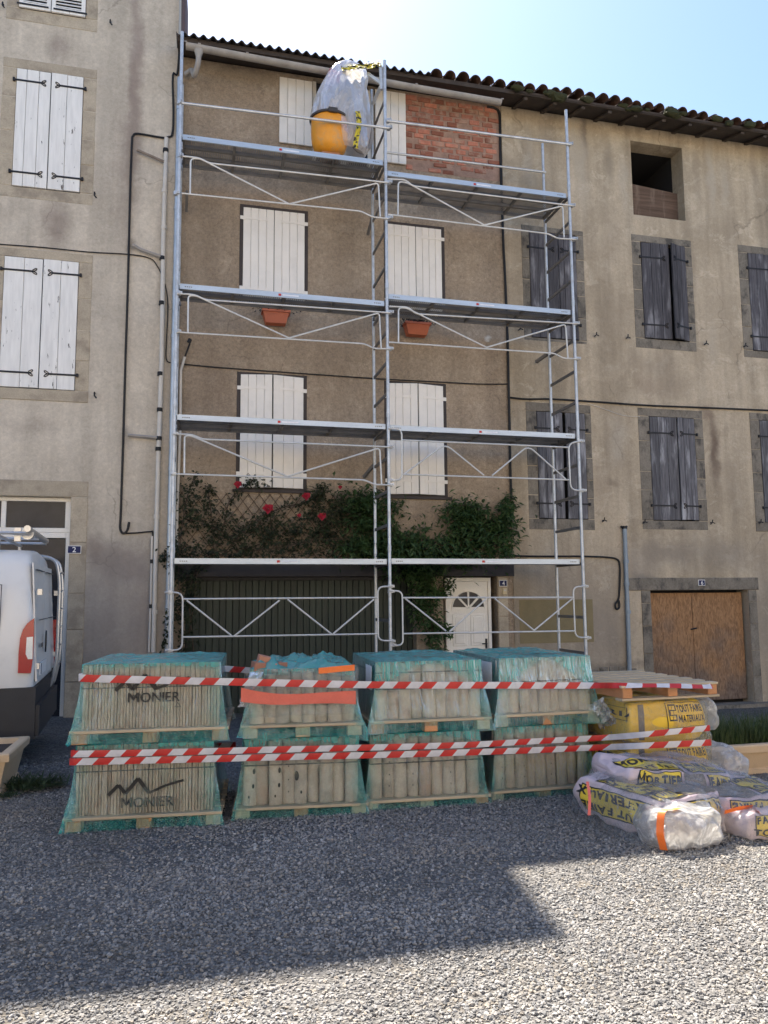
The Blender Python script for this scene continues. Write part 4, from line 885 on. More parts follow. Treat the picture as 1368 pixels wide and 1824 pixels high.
random.seed(11)
stems = [[(322,1170),(326,1100),(318,1030),(322,960),(330,900),(342,860),(352,848)], [(330,1165),(345,1080),(352,1020),(380,985),(400,930),(410,890),(440,865),(452,853)], [(345,1160),(338,1060),(360,1000),(420,985),(500,975),(560,962),(620,960)],
    [(400,985),(450,930),(500,905),(545,895),(575,880)], [(420,985),(480,960),(482,930),(481,910)], [(500,975),(540,940),(560,900),(572,872),(578,868)], [(440,975),(400,950),(360,930),(330,925)],
    [(380,985),(378,930),(372,880),(376,868)], [(540,970),(580,930),(605,900),(608,880)], [(322,1030),(305,1010),(298,985),(290,1000)], [(322,1100),(308,1080),(300,1120),(296,1150)], [(560,962),(600,935),(640,915),(655,905)], [(610,960),(580,945),(574,925)]]
for st in stems:
    pts = smoothpath([W(px,py,YW-random.uniform(.05,.18)) for px,py in st],4); sb.tube(pts,.009,5)
    spray(lb, pts, 34*len(st), .075, .042, .075)
for px,py,sx,sy,n in ((342,900,22,35,150),(520,940,110,26,520),(600,905,60,25,330),(440,945,80,25,260),(560,880,25,12,50),(350,985,40,20,160),(310,1000,14,40,150),(335,1070,14,50,140),(480,985,120,10,170),(455,860,22,10,60),(380,905,30,18,50),(590,975,70,16,200)):
    for i in range(n):
        p = W(random.gauss(px,sx*.55),random.gauss(py,sy*.6),YW-random.uniform(.03,.28)); leaf(lb,p,(random.uniform(-1,1),random.uniform(-1,.1),random.uniform(-.9,.5)),(random.uniform(-.5,.5),-.6,1),random.uniform(.045,.085),random.uniform(.03,.048))
sb.build('stems', M_stem, rose, smooth=True); lb.build('foliage', M_rose, rose, kind='stuff')
for px,py,s in ((424,863,.055),(478,906,.075),(546,884,.06),(574,920,.06),(606,868,.03),(533,918,.03)):
    c = W(px,py,YW-.27); b = MB()
    for i in range(18):
        a = i*2.4; rr = s*(.15+.85*i/18); d = Vector((math.cos(a),-.9+.7*i/18,math.sin(a))); leaf(b,c+Vector((math.cos(a)*rr*.3,0,math.sin(a)*rr*.3)),d,(0,-1,.2),rr*1.1,rr*1.3,.3)
    b.build('rose_bloom', M_petal, rose)
clim = thing('climbing_shrub','glossy green climbing shrub sprawling above the white front door and down its left side','climbing plant',(W(770,1160).x,YW-.1,-.15))
sb, lb = MB(), MB()
stems = [[(785,1170),(770,1120),(765,1060),(760,1010),(790,970),(830,930),(850,905)], [(775,1170),(752,1100),(740,1040),(720,990),(690,960),(660,925),(640,895)], [(760,1010),(720,970),(700,940)], [(830,960),(880,940),(905,905),(910,885)], [(790,970),(850,960),(900,950)],
    [(765,1060),(790,1050),(800,1035)], [(770,1110),(790,1120),(798,1130)], [(850,905),(820,900),(795,905)], [(690,960),(660,975),(630,985)]]
for st in stems:
    pts = smoothpath([W(px,py,YW-random.uniform(.06,.2)) for px,py in st],4); sb.tube(pts,.012,5); spray(lb, pts, 40*len(st), .10, .045, .09)
for px,py,sx,sy,n in ((850,950,62,42,1500),(830,915,36,22,420),(905,910,16,22,230),(900,950,18,35,300),(730,970,60,28,760),(660,925,48,42,900),(640,890,40,22,260),(650,975,55,20,520),(740,1015,60,18,480),(755,1050,26,36,380),(690,995,70,12,260),(800,990,70,14,420),(770,1110,16,45,170),(745,1090,12,30,120),(700,900,22,8,40),(900,985,16,10,60),(820,1005,24,8,60)):
    for i in range(n):
        p = W(random.gauss(px,sx*.5),random.gauss(py,sy*.55),YW-abs(random.gauss(.02,.17))-.03); leaf(lb,p,(random.uniform(-1,1),random.uniform(-1,.2),random.uniform(-.8,.5)),(random.uniform(-.6,.6),-.5,1),random.uniform(.055,.15),random.uniform(.028,.06))
sb.build('stems', M_stem, clim, smooth=True); lb.build('foliage', M_wist, clim, kind='stuff')
# ------------------------------------------------------------------ white van
random.seed(23)
M_vanw = pm('white_car_paint',(.70,.69,.67),.32,var=.03,scale=3,fine=.008,bump=0,spec=.5,dirt=(.42,.42,.42),dirtamt=.25,dirtscale=2)
M_vang = pm('black_van_plastic',(.022,.024,.03),.5,var=.15,bump=.1); M_lamp = pm('red_lamp_glass',(.36,.006,.008),.12,var=.1,bump=0,spec=.6); M_lampw = pm('clear_lamp_glass',(.75,.74,.70),.1,var=.05,bump=0,spec=.6)
M_tyre = pm('tyre_rubber',(.02,.02,.02),.85,var=.15); M_alu = pm('aluminium_tube',(.55,.55,.55),.35,.7,var=.1,bump=0)
xr = W(62,1120,8.5).x; VR = R(4); vloc = Vector((xr,8.5,gz(xr,8.5)))
van = thing('van','white panel van with roof rack and rear ladder parked against the pale grey house','van',vloc,rotz=VR,local=True)
def VL(p): return Matrix.Rotation(-VR,3,'Z') @ (Vector(p)-vloc)
def vside(px,py): q = VL(W(px,py,8.5)); d = VL(Vector((0,0,EYE))); t = (-.004-d.y)/(q.y-d.y); return d+(q-d)*t      # onto the van's near side
def vsec(i, zlow=.80):
    return [(.02+i,zlow),(0+i,1.0),(0+i,1.35),(.05+i,1.75),(.11+i,2.02),(.18+i,2.13-i*.5),(.32+i,2.19-i*.7),(1.02,2.23-i*.8),(1.72-i,2.19-i*.7),(1.86-i,2.13-i*.5),(1.93-i,2.02),(1.99-i,1.75),(2.04-i,1.35),(2.04-i,1.0),(2.02-i,zlow)]
b = MB(); secs = [(-5.4,.12),(-5.2,.03),(-4.0,0),(-.20,0),(-.06,.008),(-.02,.03),(0,.07)]; n = 15
vs = [(x-max(0,(z-1.2))*.09*(1 if x>-1 else 0),y,z) for x,i in secs for y,z in vsec(i)]; fs = [(j*n+k,j*n+k+1,(j+1)*n+k+1,(j+1)*n+k) for j in range(len(secs)-1) for k in range(n-1)]+[tuple(range(n))[::-1],tuple((len(secs)-1)*n+k for k in range(n))]
fs += [(j*n,(j+1)*n,(j+1)*n+n-1,j*n+n-1) for j in range(len(secs)-1)]
b.add(vs,fs); b.build('body',M_vanw,van,smooth=True)
b = MB()
for a,c,y0,z0,z1 in ((-5.3,-.22,.015,.30,.795),(-.22,.03,.01,.30,.80)): b.box(a,c,y0,2.03,z0,z1)
b.build('sill_cladding',M_vang,van)
b = MB()
for k in range(2):
    y0,y1 = (.09,1.015) if k==0 else (1.025,1.95); b = MB(); b.add([(.012,y0,.85),(.012,y1,.85),(-.06,y1,2.05),(-.06,y0,2.05),(.03,y0,.85),(.03,y1,.85),(-.045,y1,2.05),(-.045,y0,2.05)],[(0,3,2,1),(4,5,6,7),(0,1,5,4),(1,2,6,5),(2,3,7,6),(3,0,4,7)])
    dr = b.build('rear_door',M_vanw,van); q = MB(); q.box(.012,.0335,y0+.10,y1-.10,1.46,1.465); q.box(-.035,-.012,y0+.10,y1-.10,1.98,1.985); q.build('door_pressing',M_vang,dr)
    for z in (1.0,1.75): q = MB(); yv = y0+.02 if k==0 else y1-.06; q.box(.0,.045,yv-.01,yv+.05,z-.03,z+.03); q.build('hinge',M_alu,dr)
    if k == 0:
        q = MB(); q.lathe([(0,-.0),(.07,.0),(.07,.012),(0,.012)],(0,0,0),14); q.v = [(.035+z_, .70+x*.7, 1.22+y*1.7) for x,y,z_ in q.v]; q.build('handle',M_vang,dr)
        q = MB(); q.box(.032,.036,.30,.50,1.18,1.22); q.build('lettering_strip',M_dksteel,dr)
for poly,mt,nm in (([(60.8,1101),(49,1110),(41,1121),(36,1137),(33,1165),(32,1199),(55,1199),(60,1170),(61,1140)],M_lamp,'tail_light'),):
    pts = [vside(*q) for q in poly]; b = MB(); b.prism([(min(p.x,-.004),p.z) for p in pts],-.012,.03); tl = b.build(nm,mt,van)
    pw = [vside(*q) for q in ((59,1134),(48,1135),(46,1165),(50,1174),(58,1174))]; b = MB(); b.prism([(p.x,p.z) for p in pw],-.017,.0); b.build('reversing_lens',M_lampw,tl)
b = MB(); b.box(-.02,.045,1.93,2.03,.88,1.42); b.build('tail_light',M_lamp,van)
b = MB(); b.box(.03,.045,.25,.78,.90,1.02); lp = b.build('licence_plate',M_wht,van); MB().box(.0455,.047,.26,.31,.905,1.015).build('blue_band',M_blue,lp)
b = MB(); b.box(-.0,.07,.03,2.0,.32,.62); b.build('bumper',M_vang,van)
for x in (-1.15,-4.3):
    b = MB(); b.lathe([(.18,0),(.33,0),(.34,.03),(.34,.19),(.33,.22),(.18,.22)],(0,0,0),24); b.v = [(x+X_,.05+Z_,.34+Y_) for X_,Y_,Z_ in b.v]; wh = b.build('wheel',M_tyre,van,smooth=True)
    b = MB(); b.lathe([(.0,.03),(.17,.02),(.19,.05),(.19,.17),(0,.17)],(0,0,0),20); b.v = [(x+X_,.05+Z_,.34+Y_) for X_,Y_,Z_ in b.v]; b.build('rim',M_alu,wh,smooth=True)
b = MB()      # pressed panel lines on the side
b.box(-1.9,-.32,-.004,.03,1.82,1.826); b.box(-.325,-.32,-.004,.02,.95,1.82); b.build('panel_seam',M_vang,van)
b = MB()
for y in (.2,1.0,1.8): b.tube([(-4.5,y,2.36),(-.1,y,2.36)],.018,8)
for x in (-3.2,-2.2,-1.2,-.4):
    b.tube([(x,.12,2.33),(x,1.9,2.33)],.018,8)
    for y in (.2,1.8): b.tube([(x,y,2.18),(x,y,2.34)],.02,6)
b.box(-.26,-.2,.26,.30,2.28,2.42); b.tube([(-.12,.1,2.40),(-.12,1.95,2.40)],.035,10); b.tube([(-.14,.3,2.36),(-.14,.42,2.36)],.06,12)
b.build('roof_rack',M_alu,van,smooth=True)
b = MB()
for yo in (1.55,1.95):
    b.tube(roundpath([(-.18,yo,2.2),(.04,yo,2.16),(.09,yo,1.9),(.09,yo,.95),(.03,yo,.66),(-.02,yo,.62)],.14,5),.02,8)
for k in range(6): z = .9+k*.22; b.tube([(.09,1.55,z),(.09,1.95,z)],.012,6)
b.build('rear_ladder',M_alu,van,smooth=True)

# ------------------------------------------------------------------ planters and weeds
M_plant = pm('sand_coloured_planter',(.60,.44,.28),.75,var=.08,scale=4,fine=.04,bump=.15,dirt=(.38,.29,.20),dirtamt=.4,dirtscale=3)
def planter(label, x0,x1,y0,y1,h,zb,tap=.06):
    o = thing('planter',label,'planter',((x0+x1)/2,y0,zb)); b = MB(); rim=.07
    def ring(e,z): return [(x0-e,y0-e,z),(x1+e,y0-e,z),(x1+e,y1+e,z),(x0-e,y1+e,z)]
    L = [ring(-tap+.015,zb),ring(-tap+.015,zb+.05),ring(-tap,zb+.06),ring(-.012,zb+h-rim),ring(.02,zb+h-rim),ring(.025,zb+h-.012),ring(.015,zb+h),ring(-.05,zb+h),ring(-.06,zb+h-.05)]
    vs = [p for r_ in L for p in r_]; fs = [(i*4+k,i*4+(k+1)%4,(i+1)*4+(k+1)%4,(i+1)*4+k) for i in range(len(L)-1) for k in range(4)]
    b.add(vs,fs); b.build('trough',M_plant,o)
    b = MB(); nu=12
    b.grid(lambda u,v:(x0+.05+(x1-x0-.1)*u,y0+.05+(y1-y0-.1)*v,zb+h-.05+.015*nz(u*9,v*9,x0)),12,6); b.build('soil',M_soil,o,smooth=True)
    return o
pL = GP(20,1412); planter('sand coloured planter box with bare soil at the foot of the van', -3.2, GP(21,1400).x+.03, 7.32, 8.15, .37, gz(-1.6,7.5))
planter('long sand coloured planter filled with tall grass beyond the wrapped sacks', 4.15, 6.9, 6.32, 6.95, .285, gz(5,6.5))
def blades(b, fn, n, h, w):
    for i in range(n):
        p = Vector(fn()); a = random.uniform(0,6.28); d = Vector((math.cos(a),math.sin(a),0)); hh = h*random.uniform(.45,1.15); ln = hh*random.uniform(.15,.6); s = Vector((-d.y,d.x,0))*w*random.uniform(.6,1.2)
        m1 = p+Vector((0,0,hh*.6))+d*ln*.35; t = p+Vector((0,0,hh))+d*ln; b.add([p-s,p+s,m1+s*.8,m1-s*.8,t],[(0,1,2,3),(3,2,4)])
b = MB(); blades(b,lambda:(random.uniform(4.2,6.85),random.uniform(6.38,6.9),gz(5,6.5)+.23),4200,.27,.004); tag(b.build('planter_grass',M_grass,fixn=False),'tall thin green grass growing out of the long planter','grass',kind='stuff')
wd = thing('weed_tuft','low dark green weed tuft at the corner of the sand planter','weed',(-1.3,7.15,0)); b = MB()
wc = GP(55,1402)
for i in range(520):
    p = wc+Vector((random.gauss(0,.13),random.gauss(0,.10),.01)); a = random.uniform(0,6.28); leaf(b,p,(math.cos(a),math.sin(a)*.8,random.uniform(.2,1.3)),(0,0,1),random.uniform(.05,.15),.016)
b.build('foliage',M_weed,wd,kind='stuff')
b = MB()
for q,s in (((95,1400),.05),((8,1420),.06)):
    for i in range(70): p = GP(*q)+Vector((random.gauss(0,s),random.gauss(0,s*.5),0)); a = random.uniform(0,6.28); leaf(b,p,(math.cos(a),math.sin(a),.7),(0,0,1),.07,.012)
tag(b.build('weeds',M_weed,fixn=False),'sparse small weeds in the gravel near the sand planter','weeds',kind='stuff')

# ------------------------------------------------------------------ pallets of roof tiles under teal film
M_pal = pm('pale_pallet_pine',(.46,.37,.25),.8,var=.16,scale=5,fine=.08,stretch=(1.2,12,12),bump=.25,objvar=.12,dirt=(.30,.24,.17),dirtamt=.5)
M_pal2 = pm('orange_pallet_wood',(.46,.22,.10),.8,var=.16,scale=5,fine=.08,bump=.25,objvar=.12)
M_ntile = pm('cream_clay_tile',(.41,.335,.27),.85,var=.12,scale=7,fine=.07,fscale=60,bump=.25,objvar=.16,spec=.2,dirt=(.40,.235,.165),dirtamt=.55,dirtscale=4)
M_etile = pm('tan_tile_edge',(.355,.285,.22),.88,var=.14,scale=12,fine=.09,bump=.35,objvar=.15,spec=.2,dirt=(.30,.17,.12),dirtamt=.5,dirtscale=9)
M_hole = pm('tile_hole',(.02,.016,.014),.95,bump=0); M_strap = pm('dark_strap',(.035,.032,.03),.5,bump=0); M_ink = pm('black_print',(.012,.012,.013),.5,bump=0); M_redt = pm('red_clay_piece',(.36,.17,.11),.9,var=.2,objvar=.2,bump=.3)
def film(name, col, op, edge, rough=.16, wr=26., sheen=.5, stretch=(1,1,1), milky=.0, crease=0., thru=.45):
    m = N(name); v = m.obj(); g = m.n('NewGeometry')
    w = m.noise(m.mapping(v,stretch),wr,5,.65,1.6); w2 = m.noise(m.mapping(v,stretch),wr*.28,3,.6,2.5)
    hh = m.math('ADD',m.math('MULTIPLY',w,.55),w2)
    if crease: hh = m.math('ADD', hh, m.math('MULTIPLY', m.math('ABSOLUTE', m.math('SUBTRACT', m.noise(m.mapping(v,stretch),crease,3,.55,1.),.5)), -4.))
    bm_ = m.bump(hh,.6,.03)
    lw = m.n('LayerWeight'); lw.inputs['Blend'].default_value = .35; m.l(bm_,lw.inputs['Normal'])
    df = m.n('BsdfDiffuse'); df.inputs['Color'].default_value = (*col,1); m.l(bm_,df.inputs['Normal'])
    tl = m.n('BsdfTranslucent'); tl.inputs['Color'].default_value = (*col,1); m.l(bm_,tl.inputs['Normal'])
    a = m.n('MixShader'); a.inputs[0].default_value=thru; m.l(df.outputs[0],a.inputs[1]); m.l(tl.outputs[0],a.inputs[2])
    tr = m.n('BsdfTransparent'); tr.inputs['Color'].default_value = tuple(1-(1-c)*.10 for c in col)+(1,)
    gl = m.n('BsdfGlossy'); gl.inputs['Roughness'].default_value = rough; gl.inputs['Color'].default_value=(.95,.97,1,1); m.l(bm_,gl.inputs['Normal'])
    streak = m.ramp(w,.5,.72,0,1); at = m.n('Attribute',attribute_name='thick'); op = m.math('ADD', op, m.math('MULTIPLY', at.outputs['Fac'], m.ramp(w2,.25,.7,.35,1.15))); base = m.math('ADD', op, m.math('MULTIPLY', streak, .03+milky))
    fac = m.math('MINIMUM', m.math('ADD', base, m.math('MULTIPLY', m.math('POWER',lw.outputs['Facing'],1.6), edge)), .95)
    mx = m.n('MixShader'); m.l(fac,mx.inputs[0]); m.l(tr.outputs[0],mx.inputs[1]); m.l(a.outputs[0],mx.inputs[2])
    m2 = m.n('MixShader'); m.l(m.math('MULTIPLY',m.math('ADD',m.math('MULTIPLY',lw.outputs['Fresnel'],1.1),.02),sheen),m2.inputs[0]); m.l(mx.outputs[0],m2.inputs[1]); m.l(gl.outputs[0],m2.inputs[2])
    return m.done(m2)
M_teal = film('teal_stretch_film',(.06,.56,.53),.012,.55,.16,30.,.6,(1,1,.22))
M_tealtop = film('teal_top_sheet',(.09,.66,.66),.46,.5,.16,10.,.9)
M_clear = film('clear_stretch_film',(.95,.93,.93),.06,.25,.08,20.,.5,milky=.18,crease=5.)
M_milk = film('milky_plastic_sheet',(.97,.96,.95),.36,.2,.12,8.,.5,milky=.45,crease=4.)
def shared(b,name,mat,smooth=False): return b.mesh(name,mat,smooth)
b = MB()
def half_pipe(r=.056,h=.44,t=.011,holes=()):
    b = MB(); n=10; vs=[]
    for zz,k in ((0,1.0),(h,.92)):
        for rr in (r*k,(r-t)*k):
            for i in range(n+1): a = math.pi+math.pi*i/n; vs.append((rr*math.cos(a), rr*math.sin(a)*.8, zz))
    q=n+1; fs=[]
    for i in range(n): fs += [(i,i+1,2*q+i+1,2*q+i),(q+i,3*q+i,3*q+i+1,q+i+1),(2*q+i,2*q+i+1,3*q+i+1,3*q+i)]
    fs += [(0,2*q,3*q,q),(n,q+n,3*q+n,2*q+n)]
    b.add(vs,fs)
    for x,z,s in holes:
        a = math.asin(max(-.95,min(.95,x/r))); k=10
        ring=[(x+s*.62*math.cos(6.283*i/k), z+s*math.sin(6.283*i/k)) for i in range(k)]
        b.add([(X_,-math.sqrt(max(r*r-X_*X_,0.00001))*.8-.0015,Z_) for X_,Z_ in ring],[tuple(range(k))],1)
    return b.mesh('canal_tile',[M_ntile,M_hole],True)
HP = [half_pipe(),half_pipe(.052,.44),half_pipe(.058,.43)]
HPH = [half_pipe(.058,.43,.011,((.0,.20,.030),(-.005,.11,.018))),half_pipe(.056,.43,.011,((.018,.23,.020),(.012,.13,.016),(-.02,.06,.010))),half_pipe(.056,.43,.011,((-.02,.19,.034),(.02,.08,.012)))]
HPS = [half_pipe(.056,.43,.011,((.012,.08,.006),(.012,.16,.006),(.012,.25,.006),(.012,.34,.005)))]+HP
def pallet_base(o, w, d, mat=M_pal, h=.10, foot=M_pal2):
    nb=6
    for k in range(nb):
        y0 = d*k/nb; b = MB(); cbox(b,-w/2+random.uniform(-.006,.006),w/2+random.uniform(-.006,.006),y0+.004,y0+d/nb-(.03 if k<nb-1 else .004),h-.022,h-.001,.003); b.build('pallet_board',mat,o)
    for x in (-w/2+.07,0,w/2-.07):
        for y in (.02,d/2-.05,d-.12): b = MB(); cbox(b,x-.055,x+.055,y,y+.1,.0,h-.0235,.004); b.build('pallet_block',foot if random.random()<.5 else mat,o)
def wrap(o, w, d, h, pw, pd, zb=.0, top=True, arch=.10, rag=.02, seed=0, mat=None, mtop=None, flare=1.0, lump=.008, topz=.022):
    """film skirt round a load that spreads to the pallet edge, and a top sheet"""
    nu, nv = 132, 26; b = MB(); thick = []
    def corner(hx,y0,y1,r): 
        pts=[]; seg=[(-hx,y0),(hx,y0),(hx,y1),(-hx,y1)]
        return seg
    def P(u,hx,y0,y1):
        L = [2*hx,y1-y0,2*hx,y1-y0]; s = u*sum(L); i=0
        while i<3 and s>L[i]: s-=L[i]; i+=1
        c=[(-hx,y0),(hx,y0),(hx,y1),(-hx,y1),(-hx,y0)]; t=s/L[i]; (ax,ay),(bx,by)=c[i],c[i+1]
        return ax+(bx-ax)*t, ay+(by-ay)*t, min(s,L[i]-s)
    def fn(u,v):
        t = 1-v                       # v=0 top
        z = h-v*(h-zb); k = v**2.0*flare
        f0 = .006; hx=w/2+f0+(pw/2-w/2+.012)*k; y0=-f0-((pd-d)/2+.012)*k; y1=d+f0+((pd-d)/2+.012)*k
        x,y,cd = P(u,hx,y0,y1)
        tight = min(1,cd/.25)         # between corners the film pulls back towards the tiles
        cx,cy = 0,d/2; pull = (1-(1-tight)**2)*k*.55
        xi,yi,_ = P(u,w/2+f0,-f0,d+f0); x += (xi-x)*pull; y += (yi-y)*pull
        a = nz(u*22+seed,v*3.5,seed*1.7); a2 = nz(u*60+seed*3,v*7,3.3)
        ln = math.hypot(x,(y-d/2)) or 1; q = lump*(a*1.3+.5*a2)*(.35+.9*v)+.001
        q = max(q,-.004)
        z += (rag*nz(u*14,seed*2.2,7.7) if v>.97 else 0) + (-.004 if v==0 else 0)
        cor = max(0,1-cd/.16)
        fold = .035+arch*max(0,1-cd/.40)**1.5+.015*nz(u*20,seed,2)
        thick.append(max(.50*cor**1.4*(.3+.7*v), .58*max(0,1-max(0,v-fold)/.05) , .32*max(0,min(1,(v-.845)/.05)))*(1+.5*a2)+.12*max(0,a))
        return (x+x/ln*q, y+(y-d/2)/ln*q, z)
    b.grid(fn,nu,nv,0,True); fo=b.build('film_wrap',mat or M_teal,o,smooth=True,fixn=False); at=fo.data.attributes.new('thick','FLOAT','POINT'); at.data.foreach_set('value',thick)
    if top:
        b = MB(); b.grid(lambda u,v:(-w/2-.006+(w+.012)*u,-.006+(d+.012)*v,h-.004+topz*(.5+.9*nz(u*5+seed,v*6,seed*1.3)+.5*nz(u*16,v*14+seed,4))*min(1,min(u,1-u,v,1-v)*12)),40,36); b.build('film_top',mtop or M_tealtop,o,smooth=True,fixn=False)
def straps(o,w,d,zs,m=M_strap):
    for z in zs:
        b = MB(); e=.004; t=.009
        for a,c,y0,y1 in ((-w/2-e,w/2+e,-e-.003,-e),(-w/2-e,w/2+e,d+e,d+e+.003)): b.box(a,c,y0,y1,z-t/2,z+t/2)
        for x in (-w/2-e-.003,w/2+e): b.box(x,x+.003,-e,d+e,z-t/2,z+t/2)
        b.build('strap',m,o)
def inktext(o, body, x, z, h, y, bold=.03, spacing=1.05, name='print'):
    vs,fs = text_mb(body,h,bold,spacing=spacing); b = MB().add([(x+a,y-.001-abs(.0),z+c) for a,c in vs],fs); return b
def zig(b, x, z, s, y, wv=.0135):
    P_ = [(-.265,-.05),(-.195,.02),(-.145,-.045),(-.06,.06),(.02,-.045),(.14,.005),(.262,.035)]
    for (a0,c0),(a1,c1) in zip(P_[:-1],P_[1:]): b.bar((x+a0*s,y,z+c0*s),(x+a1*s,y,z+c1*s),.0015,(wv*1.9 if a1<.03 else wv*1.3)*s,(0,0,1))
    return b
GROUP_P = 'film-wrapped pallets of roof tiles'
def flat_load(label, loc, rot, w, d, h, z0, logo_text, logo_zig, rows):
    o = thing('tile_pallet',label,'tile pallet',loc,GROUP_P,rot,True)
    pw, pd = w+.15, d+.10; pb = .10; off = -.05
    pallet_base(o,pw,pd)
    for c in o.children: c.location.y += off
    z = pb
    for hh,n,dep in rows:
        pit = w/n; t = MB(); cbox(t,-pit/2+.0016,pit/2-.0016,0,.10,0,hh-.004,.002); me = t.mesh('roof_tile',M_etile)
        for k in range(n): inst('roof_tile',me,o,(-w/2+pit*(k+.5),.004+random.uniform(-.006,.010)+.012*(k%7==3),z+random.uniform(-.003,.003)),(0,random.uniform(-.012,.012),random.uniform(-.03,.03)))
        z += hh
    MB().box(-w/2+.01,w/2-.01,.10,d-.01,pb,h-.015).build('tile_stack',M_etile,o)
    straps(o,w,d,(pb+(rows[0][0])*.86,))
    b = inktext(o,'MONIER',.02,logo_text,.072,-.0215,.012,1.12); zig(b,.01,logo_zig,1.0,-.0225)
    tx,tz = .19,logo_text-.075
    if z0>0:
        for a,c in (((-.02,0),(.02,0)),((.02,0),(0,.032)),((0,.032),(-.02,0))): b.bar((tx+a[0],-.022,tz+a[1]),(tx+c[0],-.022,tz+c[1]),.001,.004,(0,0,1))
    wrap(o,w,d,h,pw,pd,.0,True,.02,seed=loc[0]*3+z0*5)
    b.build('printed_logo',M_ink,o)
    return o
def canal_load(label, loc, rot, w, d, h, seed, tiles, zs, top=True, film_kw={}, pal=True, rowh=.44):
    o = thing('tile_pallet',label,'tile pallet',loc,GROUP_P,rot,True); rnd = random.Random(seed)
    pw, pd = w+.14, d+.10; pb=.10; sc = (h-pb-.01)/rowh
    pallet_base(o,pw,pd)
    for c in o.children: c.location.y += -.05
    n = round(w/.098); pit = w/n
    for k in range(n):
        back = k%2; inst('canal_tile',rnd.choice(tiles),o,(-w/2+pit*(k+.5)+rnd.uniform(-.006,.006),.047+(.028 if back else 0)+rnd.uniform(-.006,.006),pb+.002),(rnd.uniform(-.01,.01),rnd.uniform(-.02,.02),rnd.uniform(-.35,.35)),(1.0,1,sc*rnd.uniform(.965,1.0)))
    m_ = round(d/.11)
    for sx in (-1,1):
        for k in range(m_): inst('canal_tile',rnd.choice(tiles),o,(sx*(w/2-.045),.13+(d-.16)*k/(m_-1)*.93,pb+.002),(0,0,(-math.pi/2 if sx<0 else math.pi/2)+rnd.uniform(-.2,.2)),(1,1,sc*rnd.uniform(.965,1.)))
    nx = n-1
    b = MB(); b.box(-w/2+.055,w/2-.055,.085,d-.02,pb,h-.035); b.build('tile_stack',M_etile,o)
    b = MB()
    for i in range(nx):
        for j in range(m_-1): x=-w/2+.09+(w-.18)*i/(nx-1); y=.12+(d-.2)*j/(m_-2); b.tube([(x,y,h-.05),(x,y,h-.012-.01*rnd.random())],.045,8)
    b.build('tile_tops',M_ntile,o)
    straps(o,w,d,zs)
    wrap(o,w,d,h,pw,pd,.0,top,seed=seed,**film_kw)
    return o
zUp = .605
p1 = dict(w=.985,d=.95); r1 = R(-5)
cx1 = (-.755+.225)/2
# front face of each load sits at y=6.1 in its middle
flat_load('left stack, lower pallet of edge-on tiles resting on the gravel, zigzag logo in full view', (cx1-.03,6.09,gz(0,6.1)), r1, .97,.95,.60,0, .185,.292, ((.36,44,.1),(.135,27,.1)))
u1 = flat_load('left stack, upper pallet of edge-on tiles with tape across its zigzag logo', (cx1,6.09,gz(0,6.1)+zUp), r1, .985,.95,.575,1, .325,.428, ((.345,44,.1),(.125,27,.1)))
canal_load('second stack, lower pallet of round tiles with dark oval holes', (.85,6.1,-.02), R(-6), .88,.95,.60, 21, HPH+HPS, (.40,), film_kw=dict(flare=1.05))
o2 = canal_load('second stack, upper pallet with loose crumpled film and a red band across it', (.86,6.1,-.02+zUp), R(-6), .80,.90,.52, 34, HP, (.30,), film_kw=dict(flare=1.25,lump=.016,rag=.05,topz=.075,mtop=None))
b = MB(); b.grid(lambda u,v:(-.47+.88*u, -.036-.02*math.sin(u*3.1)-.004*nz(u*9,v*4,2)-.03*(1-u)**3, .285+.105*(v-.5)*(1-.25*math.sin(u*3.1))+.05*(1-u)**3-.008*math.sin(u*6)),40,4); b.build('red_band',pm('coral_film_band',(.62,.13,.09),.45,var=.08,bump=.05),o2,smooth=True,fixn=False)
b = MB(); b.grid(lambda u,v:(-.45+.88*u,-.022-.012*abs(nz(u*5+v*3,v*9,4))-.006*nz(u*3,v*22,2),.16+.36*v+.03*nz(u*6,v*2,8)),70,40); b.build('clear_wrap',M_clear,o2,smooth=True,fixn=False)
b = MB(); b.grid(lambda u,v:(.12+.28*u,-.038-.004*math.sin(u*7),.475+.045*v+.02*u),14,2); b.build('orange_band',pm('orange_film_band',(.80,.17,.03),.45,var=.06,bump=0),o2,fixn=False)
b = MB(); b.grid(lambda u,v:(-.40-.10*v+.10*u*(1-.3*v)+.02*nz(v*6,u*3,1),-.05-.03*math.sin(v*6)+.02*nz(u*4,v*5,5),.50-.26*v),10,24); b.build('loose_film_tail',M_milk,o2,smooth=True,fixn=False)
for k,(x,z,rz,ry) in enumerate(((-.33,.525,.2,.1),(-.24,.51,0,-.1),(-.30,.57,.1,.25),(-.16,.515,.3,0))):
    b = MB(); cbox(b,-.045,.045,0,.16,-.03,.04,.006); me = b.mesh('tile_offcut',M_redt); inst('tile_offcut',me,o2,(x,.0+.03*k,z),(0,ry,rz))
canal_load('third stack, lower pallet of cream round tiles behind a doubled tape', (1.85,6.1,-.03), R(-3), .90,1.10,.60, 45, HPS, (.37,))
o3 = canal_load('third stack, upper pallet of cream round tiles capped with teal film beside the white door', (1.89,6.1,-.03+zUp), R(-2), .88,1.10,.56, 56, HP, (.34,.47), film_kw=dict(arch=.42,flare=1.2))
canal_load('fourth stack, lower pallet of round tiles touching the wrapped sacks', (2.88,6.14,-.03), R(0), .84,1.10,.60, 67, HPS, (.38,))
o4 = canal_load('fourth stack, upper pallet with orange-tinged tile ends, next to the bare pallet', (2.93,6.14,-.03+zUp), R(1), .84,1.10,.56, 78, HP, (.36,), film_kw=dict(arch=.55,flare=1.25))
